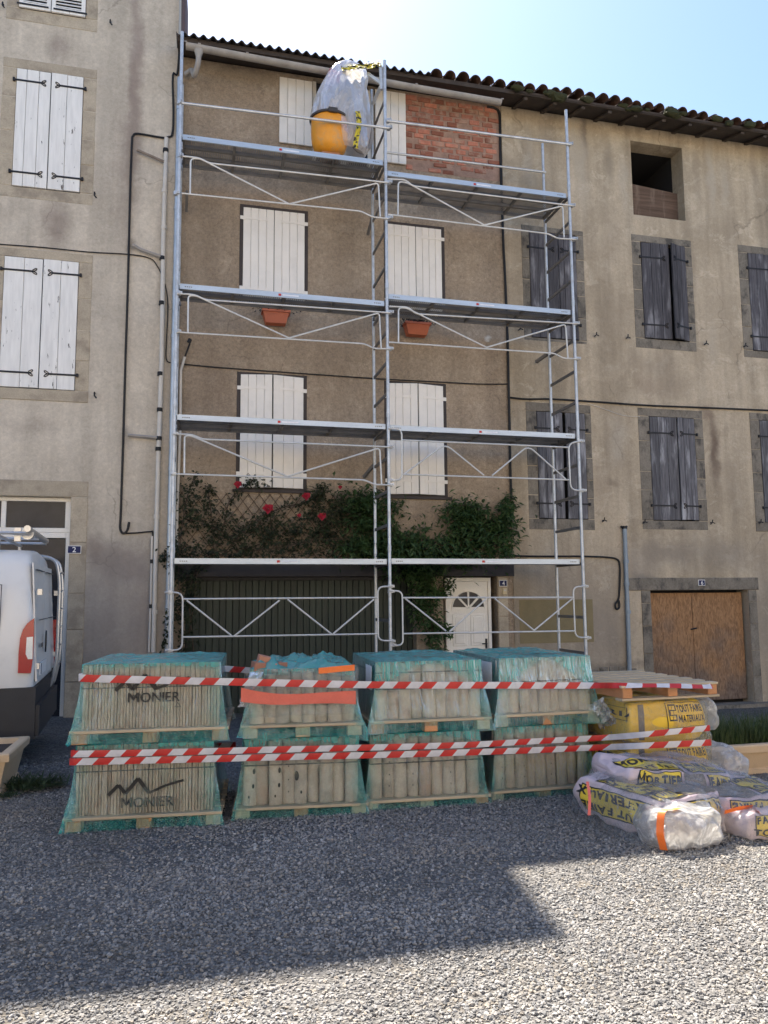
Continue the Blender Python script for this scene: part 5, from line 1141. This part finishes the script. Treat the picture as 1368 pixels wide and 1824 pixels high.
for o,px in ((o3,0),(o4,.0)):
    b = MB(); zig(b,.0,0,1.0,0); tv,tf = text_mb('MONIER',.09,.03); b.add([(x,0,z-.13) for x,z in tv],tf)
    b.v = [(.05+x*.9, .35+z*1.1, .566+y) for x,y,z in b.v]; b.build('printed_logo',M_ink,o)
    b = MB(); b.box(-.470,-.4685,.05,.30,.33,.52); b.build('paper_label',M_pale,o)
b = MB(); zig(b,0,0,.85,0); b.v=[(-.4815+y, .55+x, .42+z) for x,y,z in b.v]; b.build('printed_logo',M_ink,o4)
b = MB()
for x,z in ((-.02,.12),(.10,.115)): b.lathe([(.0,0),(.05,.0)],(0,0,0),12); 
b = None

# ------------------------------------------------------------------ barrier tape
def tapemat(ph=0.):
    m = N('red_white_tape'); p = m.pos(); s = m.n('SeparateXYZ'); m.l(p,s.inputs[0])
    t = m.math('FRACT', m.math('DIVIDE', m.math('SUBTRACT', s.outputs[0], m.math('MULTIPLY', s.outputs[2], .95)), .222)); t = m.math('FRACT', m.math('ADD', t, ph)); k = m.math('LESS_THAN', t, .5)
    f = m.ramp(m.noise(p,14,3),.3,.7,.9,1.06)
    c = m.scalecol(m.mix(k,(.70,.68,.70),(.60,.035,.03)),f)
    d = m.bsdf(c,.38,0,m.bump(m.noise(p,30,3),.15,.004),.4); tl = m.n('BsdfTranslucent'); m.l(c,tl.inputs[0]); mx = m.n('MixShader'); mx.inputs[0].default_value=.22; m.l(d.outputs[0],mx.inputs[1]); m.l(tl.outputs[0],mx.inputs[2]); return m.done(mx)
M_tape = [tapemat(0.), tapemat(.0), tapemat(.36)]
def tape(label, pts, wd=.052, seed=0, twist=()):
    P_ = [W(px,py,Y) for px,py,Y in pts]; path = smoothpath(P_,6); o = thing('barrier_tape',label,'barrier tape',P_[0]); b = MB(); n=len(path); vs=[]
    for i,p in enumerate(path):
        w = wd*(1-.08*abs(nz(i*.21,seed,1))); tl = .10*nz(i*.13,seed,9)
        for t in twist:
            tl += t[1]*math.exp(-((p.x-t[0])/t[2])**2)
        for k in (-1,0,1): vs.append((p.x, p.y+k*w/2*math.sin(tl)-(.003 if k==0 else 0), p.z+k*w/2*math.cos(tl)))
    fs=[(i*3+k,i*3+k+1,(i+1)*3+k+1,(i+1)*3+k) for i in range(n-1) for k in range(2)]; b.add(vs,fs); b.build('tape',M_tape[seed%3],o,smooth=True,fixn=False); return o
YT = 6.02
tape('highest red and white tape strung across the upper pallets to the bare wooden pallet', [(147,1205,6.12),(149,1208,6.06),(260,1211,YT),(388,1214,YT),(520,1217,YT-.02),(640,1219.5,YT-.02),(760,1220.5,YT-.02),(868,1220.5,YT-.03),(960,1221,YT),(1055,1221,YT+.0),(1100,1221,5.75),(1180,1221,5.62),(1255,1223,5.63),(1268,1222,5.68)], .054, 1, ((3.62,1.05,.35),(4.1,.9,.2)))
tape('middle red and white tape sagging across the front of the stacks', [(133,1341,6.14),(135,1343,6.05),(250,1341,YT-.02),(380,1338,YT-.02),(500,1335,YT-.03),(640,1332,YT-.03),(760,1329,YT-.03),(850,1326,YT-.03),(960,1320,YT-.02),(1075,1314,5.98),(1150,1308,5.6),(1256,1297.5,5.55),(1259,1297,5.62)], .047, 2)
tape('lowest red and white tape, just under the sagging one', [(131,1355.5,6.14),(133,1357,6.06),(250,1354.5,YT-.01),(380,1351.5,YT-.01),(500,1348.5,YT-.02),(640,1345.5,YT-.02),(760,1342.5,YT-.02),(850,1339.5,YT-.02),(960,1336,YT-.01),(1075,1331,5.98),(1150,1328,5.6),(1258,1323,5.55),(1261,1322.5,5.62)], .049, 3)
tape('short length of red and white tape behind, between the first two stacks at the top', [(389,1190,6.6),(420,1192.5,6.7),(446,1194,6.75)], .05, 4)
tape('short length of red and white tape behind, between the first two stacks low down', [(378,1331,6.5),(405,1329,6.6),(420,1328,6.7)], .06, 5)

# ------------------------------------------------------------------ sacks
M_yel = pm('yellow_sack',(.80,.52,.04),.5,var=.07,scale=4,fine=.03,bump=.12); M_sackp = pm('pale_mauve_sack',(.56,.45,.46),.55,var=.12,scale=4,fine=.04,bump=.2); M_sackd = pm('yellow_label',(.72,.52,.05),.5,var=.12,scale=9,bump=.1); M_grav = pm('printed_gravel_photo',(.20,.17,.13),.6,var=.5,scale=60,fine=.3,bump=.1); M_orange = pm('orange_film_band',(.80,.17,.03),.45)
class Blob:
    def __init__(s,c,half,rot=0.,k=.75,amp=.012,freq=3.,seed=0,floor=None,tilt=0.,crs=0.): s.crs=crs; s.c=Vector(c); s.h=half; s.k=k; s.amp=amp; s.fr=freq; s.sd=seed; s.fl=floor; s.R=Matrix.Rotation(rot,3,'Z')@Matrix.Rotation(tilt,3,'Y')
    def cube(s,q,off=0.):
        x,y,z=q; k=s.k
        p=Vector((x*math.sqrt(max(0,1-k*(y*y/2+z*z/2)+k*k*y*y*z*z/3)), y*math.sqrt(max(0,1-k*(x*x/2+z*z/2)+k*k*x*x*z*z/3)), z*math.sqrt(max(0,1-k*(x*x/2+y*y/2)+k*k*x*x*y*y/3))))
        n=Vector((p.x/s.h[0],p.y/s.h[1],p.z/s.h[2])).normalized(); w=Vector((p.x*s.h[0],p.y*s.h[1],p.z*s.h[2]))
        a=s.amp*(nz(w.x*s.fr+s.sd,w.y*s.fr,w.z*s.fr*1.6)+.5*nz(w.x*s.fr*2.3,w.y*s.fr*2.3+s.sd,w.z*s.fr*3))
        if s.crs: a+=s.crs*(.35-abs(nz(w.x*5+s.sd,w.y*5,w.z*7))*2.2-.8*abs(nz(w.x*11,w.y*11+s.sd,w.z*9)))
        w=w+n*(a+off); r=s.R@w+s.c
        if s.fl is not None and r.z<s.fl: r.z=s.fl+(r.z-s.fl)*.05
        return r
    def face(s,f,u,v,off=0.):     # u,v in -1..1 on the front or top face
        return s.cube((u,-1,v) if f=='front' else (u,v,1) if f=='top' else (-1,-u,v) if f=='left' else (1,u,v),off)
    def mb(s,n=18):
        b=MB()
        for ax in range(3):
            for sg in (-1,1):
                def fn(u,v,ax=ax,sg=sg):
                    q=[0,0,0]; q[ax]=sg; q[(ax+1)%3]=2*u-1; q[(ax+2)%3]=2*v-1; return s.cube(q)
                b.grid(fn,n,n)
        return b
    def build(s,name,mat,parent,n=18):
        b=s.mb(n); me=b.mesh(name,mat,True,ORG[parent.name]); bm=bmesh.new(); bm.from_mesh(me); bmesh.ops.remove_doubles(bm,verts=bm.verts,dist=.0008); bmesh.ops.recalc_face_normals(bm,faces=bm.faces); bm.to_mesh(me); bm.free()
        me.polygons.foreach_set('use_smooth',[True]*len(me.polygons)); o=bpy.data.objects.new(name,me); COL.objects.link(o); o.parent=parent; ORG[o.name]=ORG[parent.name]; return o
    def patch(s,name,mat,parent,f,u0,u1,v0,v1,off=.004,nu=16,nv=8):
        b=MB(); b.grid(lambda u,v:s.face(f,u0+(u1-u0)*u,v0+(v1-v0)*v,off),nu,nv); return b.build(name,mat,parent,smooth=True,fixn=False)
    def text(s,name,body,mat,parent,f,u,v,hv,off=.007,bold=.03,asp=None,flip=False,spacing=1.0):
        vs,fs=text_mb(body,1.0,bold,sub=2,spacing=spacing); a=asp or (s.h[2]/s.h[0] if f=='front' else s.h[1]/s.h[0]); sg=-1 if flip else 1
        b=MB().add([s.face(f,max(-.999,min(.999,u+sg*x*hv*a)),max(-.999,min(.999,v+sg*z*hv)),off) for x,z in vs],fs); return b.build(name,mat,parent,fixn=False)
YY = 5.78; ya, yb_ = W(1116,1290,YY).x, W(1266,1290,YY).x; cxs = (ya+yb_)/2; hw = (yb_-ya)/2
ys = thing('sack_pallet','tall stack of yellow cement sacks in clear film under the bare wooden pallet','sack pallet',(cxs,YY,0))
S_ = []
for k,(zc,hz2) in enumerate(((.225,.205),(.60,.18))):
    s_ = Blob((cxs,YY+.56,zc),(hw+.01-.01*k,.56,hz2),R(2),.30,.012,4.,k*3.1,.0); S_.append(s_); sk = s_.build('sack',M_yel,ys,24)
    u0,u1 = .0,.97
    s_.patch('label_border',M_ink,sk,'front',-.10,.96,-.30 if k else -.15,.92,.0035,20,8); s_.patch('label_field',M_yel,sk,'front',-.08,.94,-.26 if k else -.11,.88,.006,20,8)
    s_.patch('brick_emblem',M_ink,sk,'front',-.04,.17,.05,.82,.0085,6,6)
    for r_ in range(3):
        for c_ in range(2): s_.patch('emblem_brick',M_yel,sk,'front',-.02+.085*c_+(.03 if r_%2 else 0),.05+.085*c_+(.03 if r_%2 else 0),.12+.22*r_,.29+.22*r_,.0105,3,3)
    s_.text('lettering','TOUT FAIRE',M_ink,sk,'front',.555,.60,.36,.0085,.035,asp=.255); s_.text('lettering','MATERIAUX',M_ink,sk,'front',.575,.13,.33,.0085,.03,asp=.27)
    s_.patch('dark_stripe',pm('grey_sack_stripe',(.16,.14,.12),.5,bump=0),sk,'front',-.80,-.66,-.85,.9,.004,3,12)
    s_.patch('label_border',M_ink,sk,'left',.05,.95,.1,.75,.0035,8,5); s_.patch('label_field',M_yel,sk,'left',.07,.93,.13,.72,.006,8,5); s_.text('lettering','MATERIAUX',M_ink,sk,'left',.5,.42,.26,.0085,.03)
fb = Blob((cxs+.01,YY+.56,.40),(hw+.03,.58,.40),R(2),.26,.012,5.,5.5,.0,crs=.012); fb.build('clear_film',M_clear,ys,40)
fb = Blob((yb_+.03,YY+.25,.63),(.07,.25,.16),R(10),.8,.03,6.,2.5,crs=.03); fb.build('film_bulge',M_milk,ys,34)
fb = Blob((yb_+.13,YY+.12,.20),(.13,.28,.20),R(10),.8,.04,6.,8.5,0.,crs=.04); fb.build('film_bulge',M_milk,ys,34)
b = MB(); b.grid(lambda u,v:(ya-.13+.12*u+.05*nz(u*4,v*4,1),YY+.12+.3*v+.06*nz(u*5,v*7,2),.80-.20*u-.1*v+.05*nz(u*9,v*6,3)),12,16); b.build('loose_film',M_milk,ys,smooth=True,fixn=False)
# bare pallet on top
px0, px1 = W(1102,1233,YY-.03).x, W(1279,1219,YY-.03).x; pcx = (px0+px1)/2; phw = (px1-px0)/2
wp = thing('wooden_pallet','bare pale wooden pallet lying on top of the yellow sacks','pallet',(pcx,YY-.03,.795),None,R(2),True)
for k in range(7):
    y0=-.03+k*.172; b=MB(); cbox(b,-phw+random.uniform(-.01,.01),phw+random.uniform(-.01,.01),y0,y0+.095,.105,.123,.003); b.build('pallet_board',M_pal,wp)
for x in (-phw+.06,.02,phw-.06):
    b=MB(); cbox(b,x-.045,x+.045,-.02,1.1,.022,.104,.004); b.build('pallet_bearer',M_pal2,wp)
for y0 in (-.03,.5,1.0): b=MB(); cbox(b,-phw,phw,y0,y0+.098,.002,.021,.003); b.build('pallet_board',M_pal,wp)

hp = thing('sack_heap','low heap of pale printed sacks in clear film with orange bands, lying on the gravel','sack heap',(3.4,5.3,0))
M_sackp = pm('pale_mauve_sack',(.52,.45,.465),.5,var=.10,scale=4,fine=.04,bump=.2)
def sack(c,half,rot,seed,**kw):
    s_=Blob(c,half,rot,.36,.02,4.,seed,0.,crs=.02,**kw); return s_, s_.build('sack',M_sackp,hp,26)
sA,oA = sack((3.25,5.20,.15),(.33,.48,.15),R(14),1.); sB,oB = sack((3.88,5.20,.125),(.37,.44,.135),R(4),2.); sC,oC = sack((3.54,5.46,.275),(.48,.34,.095),R(-3),3.,tilt=.12); sD,oD = sack((3.90,4.84,.095),(.32,.20,.10),R(8),4.)
def label(s_,o_,f,u0,u1,v0,v1,words,flip=False,dark=False):
    s_.patch('label_border',M_ink,o_,f,u0,u1,v0,v1,.004); du,dv=(u1-u0),(v1-v0)
    s_.patch('label_field',M_sackd,o_,f,u0+.03,u1-.03,v0+.05*dv,v1-.05*dv,.006)
    m=len(words)
    for i,wd_ in enumerate(words):
        vv=v1-dv*((i+.5)/m) if not flip else v0+dv*((i+.5)/m); hv=dv*.62/m; asp=(du*.86)/(hv*(len(wd_)*.74)); s_.text('lettering',wd_,M_ink,o_,f,(u0+u1)/2,vv,hv,.0085,.05,flip=flip,asp=asp)
label(sA,oA,'left',-.82,.86,-.62,.75,('TOUT FAIRE','MATERIAUX'),True); label(sA,oA,'front',-.90,.92,-.62,.80,('TOUT FAIRE','MATERIAUX'),True); sA.patch('printed_photo',M_grav,oA,'front',-.72,-.1,-.98,-.56,.006)
label(sA,oA,'top',-.98,-.20,-.98,.55,('FAIRE','MATERIAUX','TOUT')); sA.patch('printed_photo',M_grav,oA,'top',-.16,.95,-.98,.1,.006)
label(sC,oC,'front',-.85,-.05,-.55,.92,('MORTIER',)); label(sC,oC,'top',-.95,.15,-.98,.0,('MORTIER','TOUT FAIRE')); sC.patch('printed_photo',M_grav,oC,'front',.0,.40,-.8,.95,.006); label(sC,oC,'top',.25,.95,-.9,.2,('FAIRE','MATERIAUX')); label(sC,oC,'front',.45,.97,-.4,.9,('FAIRE',))
label(sB,oB,'front',-.85,.85,-.75,.85,('MATERIAUX','TOUT FAIRE'),True); sB.patch('printed_photo',M_grav,oB,'top',-.9,.0,-.98,.1,.006); label(sB,oB,'top',.08,.95,-.95,.2,('FAIRE','TOUT')); label(sD,oD,'front',-.8,-.05,-.7,.8,('FAIRE','TOUT')); sD.patch('printed_photo',M_grav,oD,'front',.05,.8,-.7,.7,.006)
def heap_h(x,y):
    h=0.
    for c,a,b_,t,p in (((3.25,5.20),.39,.55,.305,5),((3.88,5.20),.43,.50,.265,5),((3.54,5.46),.54,.42,.385,4),((3.90,4.84),.38,.26,.20,4)):
        d=(abs((x-c[0])/a)**p+abs((y-c[1])/b_)**p); h=max(h,t*max(0,1-d)**.38)
    return h
b=MB(); nu,nv=120,100
def fsheet(u,v):
    x,y=2.68+1.72*u,4.58+1.42*v; h=heap_h(x,y); r_=.5*nz(x*7,y*7,1.2)+.5-1.6*abs(nz(x*5+1,y*6,2))-.9*abs(nz(x*11+3,y*9,4))
    return (x+.02*nz(x*9,y*9,8),y+.02*nz(x*9,y*9,3),max(.004+.012*abs(r_),h+.014+.030*r_) if h>0 else .006+.01*abs(r_))
b.grid(fsheet,nu,nv); 
b.f=[f for f in b.f if max(b.v[i][2] for i in f)>.035]; b.m=[0]*len(b.f)
b.build('clear_film',M_clear,hp,smooth=True,fixn=False)
wb = thing('plastic_bundle','bulging clear plastic bundle with an orange band at the front of the sack heap','plastic bundle',(3.20,4.72,0))
B1=Blob((3.20,4.76,.125),(.27,.21,.145),R(4),.6,.025,4.,3.3,0.,crs=.024); B1.build('plastic_cover',M_milk,wb,56)
B2=Blob((3.19,4.79,.12),(.20,.15,.105),R(4),.8,.03,5.,6.3,0.); B2.build('contents',pm('taupe_contents',(.36,.31,.27),.7,var=.4,scale=12,bump=.4),wb,18)
def band(parent,pts,w,mat,name='orange_band',ax=(0,-.3,1)):
    path=smoothpath([Vector(p) for p in pts],6); b=MB(); a=Vector(ax).normalized(); vs=[]
    for i,p in enumerate(path): vs+= [p-a*w/2,p+a*w/2+Vector((0,-.004,0))]
    b.add(vs,[(2*i,2*i+1,2*i+3,2*i+2) for i in range(len(path)-1)]); return b.build(name,mat,parent,smooth=True,fixn=False)
pts=[B1.cube((-1,-.78,v),.014) for v in (-.95,-.6,-.3,0,.3,.6,.9)]+[B1.cube((-.9+.25*i,-.75,1),.014) for i in range(3)]
band(wb,pts,.045,M_orange,ax=(.7,-.7,.1))
band(hp,[W(1150,1440,4.80),W(1200,1432,4.86),W(1250,1430,4.88),W(1262,1432,4.88)],.035,pm('coral_film_band',(.62,.13,.09),.45))
band(hp,[W(1290,1447,4.72),W(1315,1440,4.70),W(1340,1437,4.72)],.03,M_orange); band(hp,[W(1338,1432,4.70),W(1352,1446,4.66),W(1368,1466,4.64),W(1384,1492,4.64)],.07,M_orange,ax=(-.75,-.2,.6)); band(hp,[W(1046,1392,5.02),W(1050,1420,4.92),W(1049,1452,4.86)],.018,pm('coral_film_band',(.62,.13,.09),.45),ax=(1,-.2,0))

# ------------------------------------------------------------------ tub and wrapped hoist on the top platform
zd4 = decksL[3]
zd4 += .13; tb_c = W(587,230,YS+.31); 
tub = thing('yellow_tub','yellow builder\'s tub with a dark rim on the highest platform','tub',(tb_c.x,tb_c.y,zd4))
M_tub = pm('yellow_tub_plastic',(.82,.34,.03),.4,var=.08,scale=5,bump=.05,dirt=(.40,.30,.18),dirtamt=.5,dirtscale=5)
MB().box(tb_c.x-.14,tb_c.x+.14,tb_c.y-.12,tb_c.y+.14,zd4-.128,zd4-.001).build('support_block',M_pal2,tub); hT = W(587,195,YS+.02).z-zd4; b=MB(); b.lathe([(0,.0),(.13,.005),(.20,.035),(.25,.10),(.278,.20),(.29,.34),(.285,hT),(.272,hT),(.272,.3),(.2,.06),(0,.03)],(tb_c.x,tb_c.y,zd4),32); b.build('shell',M_tub,tub,smooth=True)
b=MB(); b.lathe([(.293,hT-.03),(.315,hT-.028),(.318,hT+.004),(.29,hT+.008)],(tb_c.x,tb_c.y,zd4),32); b.build('rim',pm('dark_tub_rim',(.06,.05,.045),.6),tub,smooth=True)
b=MB(); b.box(tb_c.x-.07,tb_c.x+.07,tb_c.y-.335,tb_c.y-.30,zd4+hT-.05,zd4+hT+.02); b.build('handle',pm('dark_tub_rim',(.06,.05,.045),.6),tub)
zd4 -= .13
wh = thing('wrapped_hoist','hoist bundled in a clear plastic sheet behind the yellow tub on the highest platform','wrapped hoist',(W(625,200,YS+.5).x,YS+.5,zd4))
rows=[(112,604,640,.10),(118,594,651,.16),(130,585,655,.22),(150,573,652,.28),(172,563,656,.31),(195,556,659,.33),(215,552,659,.34),(235,552,658,.34),(252,557,656,.33),(264,566,653,.30),(271,580,648,.24)]
def sheet(u,v):
    t=v*(len(rows)-1); i=min(int(t),len(rows)-2); f=t-i; a,c=rows[i],rows[i+1]; py=a[0]+(c[0]-a[0])*f; xl=a[1]+(c[1]-a[1])*f; x2=a[2]+(c[2]-a[2])*f; dr=a[3]+(c[3]-a[3])*f
    A=W(xl,py,YS+.42); B=W(x2,py,YS+.42); th=2*math.pi*u; r_=1.04-.16*abs(nz(math.cos(th)*2.2+v*1.5,math.sin(th)*2.2,v*2.5))-.07*abs(nz(math.cos(th)*5,math.sin(th)*5,v*2.))
    cx=(A.x+B.x)/2; return (cx+(B.x-A.x)/2*math.cos(th)*r_, YS+.42+dr*math.sin(th)*r_*1.05, max(A.z,zd4+.004))
b=MB(); b.grid(sheet,72,60,0,True); b.build('plastic_sheet',film('sunlit_clear_sheet',(.99,.98,.97),.62,.2,.22,4.,.25,(1,1,.4),milky=.5,crease=3.,thru=.68),wh,smooth=True,fixn=False)
def bx(c,hx,hy,hz3,rz,name,mat): b=MB(); b.obox(c,Matrix.Rotation(rz,3,'Y')@Vector((hx,0,0)),(0,hy,0),Matrix.Rotation(rz,3,'Y')@Vector((0,0,hz3))); return b.build(name,mat,wh)
bx(W(594,142,YS+.5),.10,.10,.10,.2,'motor_box',pm('red_housing',(.42,.07,.08),.5)); bx(W(607,156,YS+.5),.15,.08,.05,-.6,'motor_bracket',M_dksteel); bx(W(622,148,YS+.5),.07,.08,.12,.3,'gear_box',pm('blue_housing',(.12,.16,.24),.5)); bx(W(636,205,YS+.55),.06,.08,.45,.05,'mast',M_pvcgrey)
b=MB(); ring=[W(642+ -0.0,235,YS+.5)+Vector((.20*math.cos(a),.05*math.cos(a),.36*math.sin(a)+.02)) for a in [6.2832*i/24 for i in range(25)]]; b.tube(ring,.035,8); b.build('cable_coil',M_pvcgrey,wh,smooth=True)
def yb():
    m=N('yellow_black_print'); p=m.obj(); k=m.ramp(m.noise(p,16,4,.6),.50,.53); return m.done(m.bsdf(m.mix(k,(.62,.50,.03),(.02,.02,.02)),.4))
M_yb=yb()
def crumple(pts,w,name,mat,seed):
    path=smoothpath([W(*q) for q in pts],5); n=len(path); b=MB(); vs=[]
    for i,p in enumerate(path):
        for k in range(7):
            t=k/6-.5; a=.06*nz(i*.5,k*.9,seed); vs.append((p.x+.05*nz(i*.6,k,seed+4), p.y+a*1.2+.08*(k-3)*.25, p.z+t*w+a))
    b.add(vs,[(i*7+k,i*7+k+1,(i+1)*7+k+1,(i+1)*7+k) for i in range(n-1) for k in range(6)]); return b.build(name,mat,wh,smooth=False,fixn=False)
crumple([(608,122,YS+.2),(625,120,YS+.15),(645,118,YS+.12),(662,117,YS+.1),(678,112,YS+.06)],.17,'printed_strip',M_yb,2); crumple([(650,113,YS+.12),(664,111,YS+.1),(679,108,YS+.06)],.10,'sheet_tip',M_milk,5)
b=MB(); b.grid(lambda u,v:tuple(W(632+9*u+3*math.sin(v*5),198+66*v,YS+.06)+Vector((0,.03*nz(u*3,v*6,2),0))),5,22); b.build('printed_strip',M_yb,wh,smooth=True,fixn=False)

# ------------------------------------------------------------------ loose gravel
def stonemat():
    m=N('loose_gravel_stone'); at=m.n('Attribute',attribute_type='INSTANCER',attribute_name='tint'); v=m.obj()
    cr=m.n('ValToRGB'); e=cr.color_ramp; e.elements[0].position=0; e.elements[0].color=(.11,.11,.11,1); e.elements[1].position=1; e.elements[1].color=(.38,.37,.355,1)
    for ps,cl in ((.16,(.155,.155,.153,1)),(.45,(.215,.212,.206,1)),(.72,(.255,.249,.24,1)),(.86,(.27,.24,.20,1))): q=e.elements.new(ps); q.color=cl
    m.l(at.outputs['Fac'],cr.inputs[0]); p=m.pos(); big=m.noise(m.mapping(p,(.55,1.3,1)),1.1,5,.6,.5)
    c=m.scalecol(cr.outputs[0],m.math('MULTIPLY',m.ramp(m.noise(v,2.5,3),.3,.7,.85,1.12),m.ramp(big,.3,.7,.84,1.12))); c=m.mix(m.ramp(m.noise(m.mapping(p,(1,1,1),(4,9,0)),.9,6,.65),.54,.70,0,.5),c,(.27,.235,.19))
    return m.done(m.bsdf(c,.85,0,None,.25))
def gravel():
    mat=stonemat(); xs=np.linspace(-3.0,5.6,44); ys=np.linspace(2.2,9.2,36); b=MB(); nx=len(xs)
    b.v=[(x,y,gz(x,y)+.002) for y in ys for x in xs]; b.f=[(j*nx+i,j*nx+i+1,(j+1)*nx+i+1,(j+1)*nx+i) for j in range(len(ys)-1) for i in range(nx-1)]; b.m=[0]*len(b.f)
    o=b.build('gravel_stones',mat); at=o.data.attributes.new('dens','FLOAT','POINT'); at.data.foreach_set('value',[4300.*(1. if y<5 else max(.30,1-(y-5)*.26))*(1-.72*max(0,min(1,(nz(x*.9+3,y*1.2,5)-.12)*3.2))) for x,y,z in b.v])
    ng=bpy.data.node_groups.new('gravel','GeometryNodeTree'); ng.interface.new_socket('Geometry',in_out='INPUT',socket_type='NodeSocketGeometry'); ng.interface.new_socket('Geometry',in_out='OUTPUT',socket_type='NodeSocketGeometry')
    def nd(t,**k):
        q=ng.nodes.new(t)
        for a,c in k.items(): setattr(q,a,c)
        return q
    L=ng.links.new; gi=nd('NodeGroupInput'); go=nd('NodeGroupOutput')
    dn=nd('GeometryNodeInputNamedAttribute',data_type='FLOAT'); dn.inputs['Name'].default_value='dens'
    dp=nd('GeometryNodeDistributePointsOnFaces',distribute_method='RANDOM'); L(gi.outputs[0],dp.inputs['Mesh']); L(dn.outputs[0],dp.inputs['Density']); dp.inputs['Seed'].default_value=3
    j=nd('GeometryNodeJoinGeometry')
    for k in range(4):
        ic=nd('GeometryNodeMeshIcoSphere'); ic.inputs['Radius'].default_value=1; ic.inputs['Subdivisions'].default_value=2
        no=nd('ShaderNodeTexNoise',noise_dimensions='4D'); no.inputs['Scale'].default_value=.9; no.inputs['W'].default_value=k*7.3
        sb=nd('ShaderNodeVectorMath',operation='SUBTRACT'); L(no.outputs['Color'],sb.inputs[0]); sb.inputs[1].default_value=(.5,.5,.5)
        sc_=nd('ShaderNodeVectorMath',operation='SCALE'); L(sb.outputs[0],sc_.inputs[0]); sc_.inputs['Scale'].default_value=2.0
        sp=nd('GeometryNodeSetPosition'); L(ic.outputs[0],sp.inputs['Geometry']); L(sc_.outputs[0],sp.inputs['Offset'])
        sm=nd('GeometryNodeSetMaterial'); sm.inputs['Material'].default_value=mat; L(sp.outputs[0],sm.inputs['Geometry'])
        tf=nd('GeometryNodeTransform'); tf.inputs['Scale'].default_value=((1,.72,.5),(1,.85,.6),(1.1,.6,.45),(.9,.8,.7))[k]; L(sm.outputs[0],tf.inputs['Geometry'])
        g2=nd('GeometryNodeGeometryToInstance'); L(tf.outputs[0],g2.inputs[0]); L(g2.outputs[0],j.inputs[0])
    io=nd('GeometryNodeInstanceOnPoints'); L(dp.outputs['Points'],io.inputs['Points']); L(j.outputs[0],io.inputs['Instance']); io.inputs['Pick Instance'].default_value=True
    rr=nd('FunctionNodeRandomValue',data_type='FLOAT_VECTOR'); rr.inputs[0].default_value=(-.6,-.6,0); rr.inputs[1].default_value=(.6,.6,6.28); L(rr.outputs[0],io.inputs['Rotation'])
    r1_=nd('FunctionNodeRandomValue',data_type='FLOAT'); r1_.inputs[2].default_value=0.; r1_.inputs[3].default_value=1.; r1_.inputs['Seed'].default_value=5
    pw=nd('ShaderNodeMath',operation='POWER'); L(r1_.outputs[1],pw.inputs[0]); pw.inputs[1].default_value=2.2
    mr=nd('ShaderNodeMapRange'); L(pw.outputs[0],mr.inputs[0]); mr.inputs[3].default_value=.0042; mr.inputs[4].default_value=.0130; L(mr.outputs[0],io.inputs['Scale'])
    r2=nd('FunctionNodeRandomValue',data_type='FLOAT'); r2.inputs['Seed'].default_value=9
    sa=nd('GeometryNodeStoreNamedAttribute',data_type='FLOAT',domain='INSTANCE'); sa.inputs['Name'].default_value='tint'; L(io.outputs[0],sa.inputs['Geometry']); L(r2.outputs[1],sa.inputs['Value'])
    L(sa.outputs[0],go.inputs[0]); md=o.modifiers.new('gravel','NODES'); md.node_group=ng
    tag(o,'loose grey and cream crushed gravel scattered over the square','gravel',kind='stuff')
gravel()
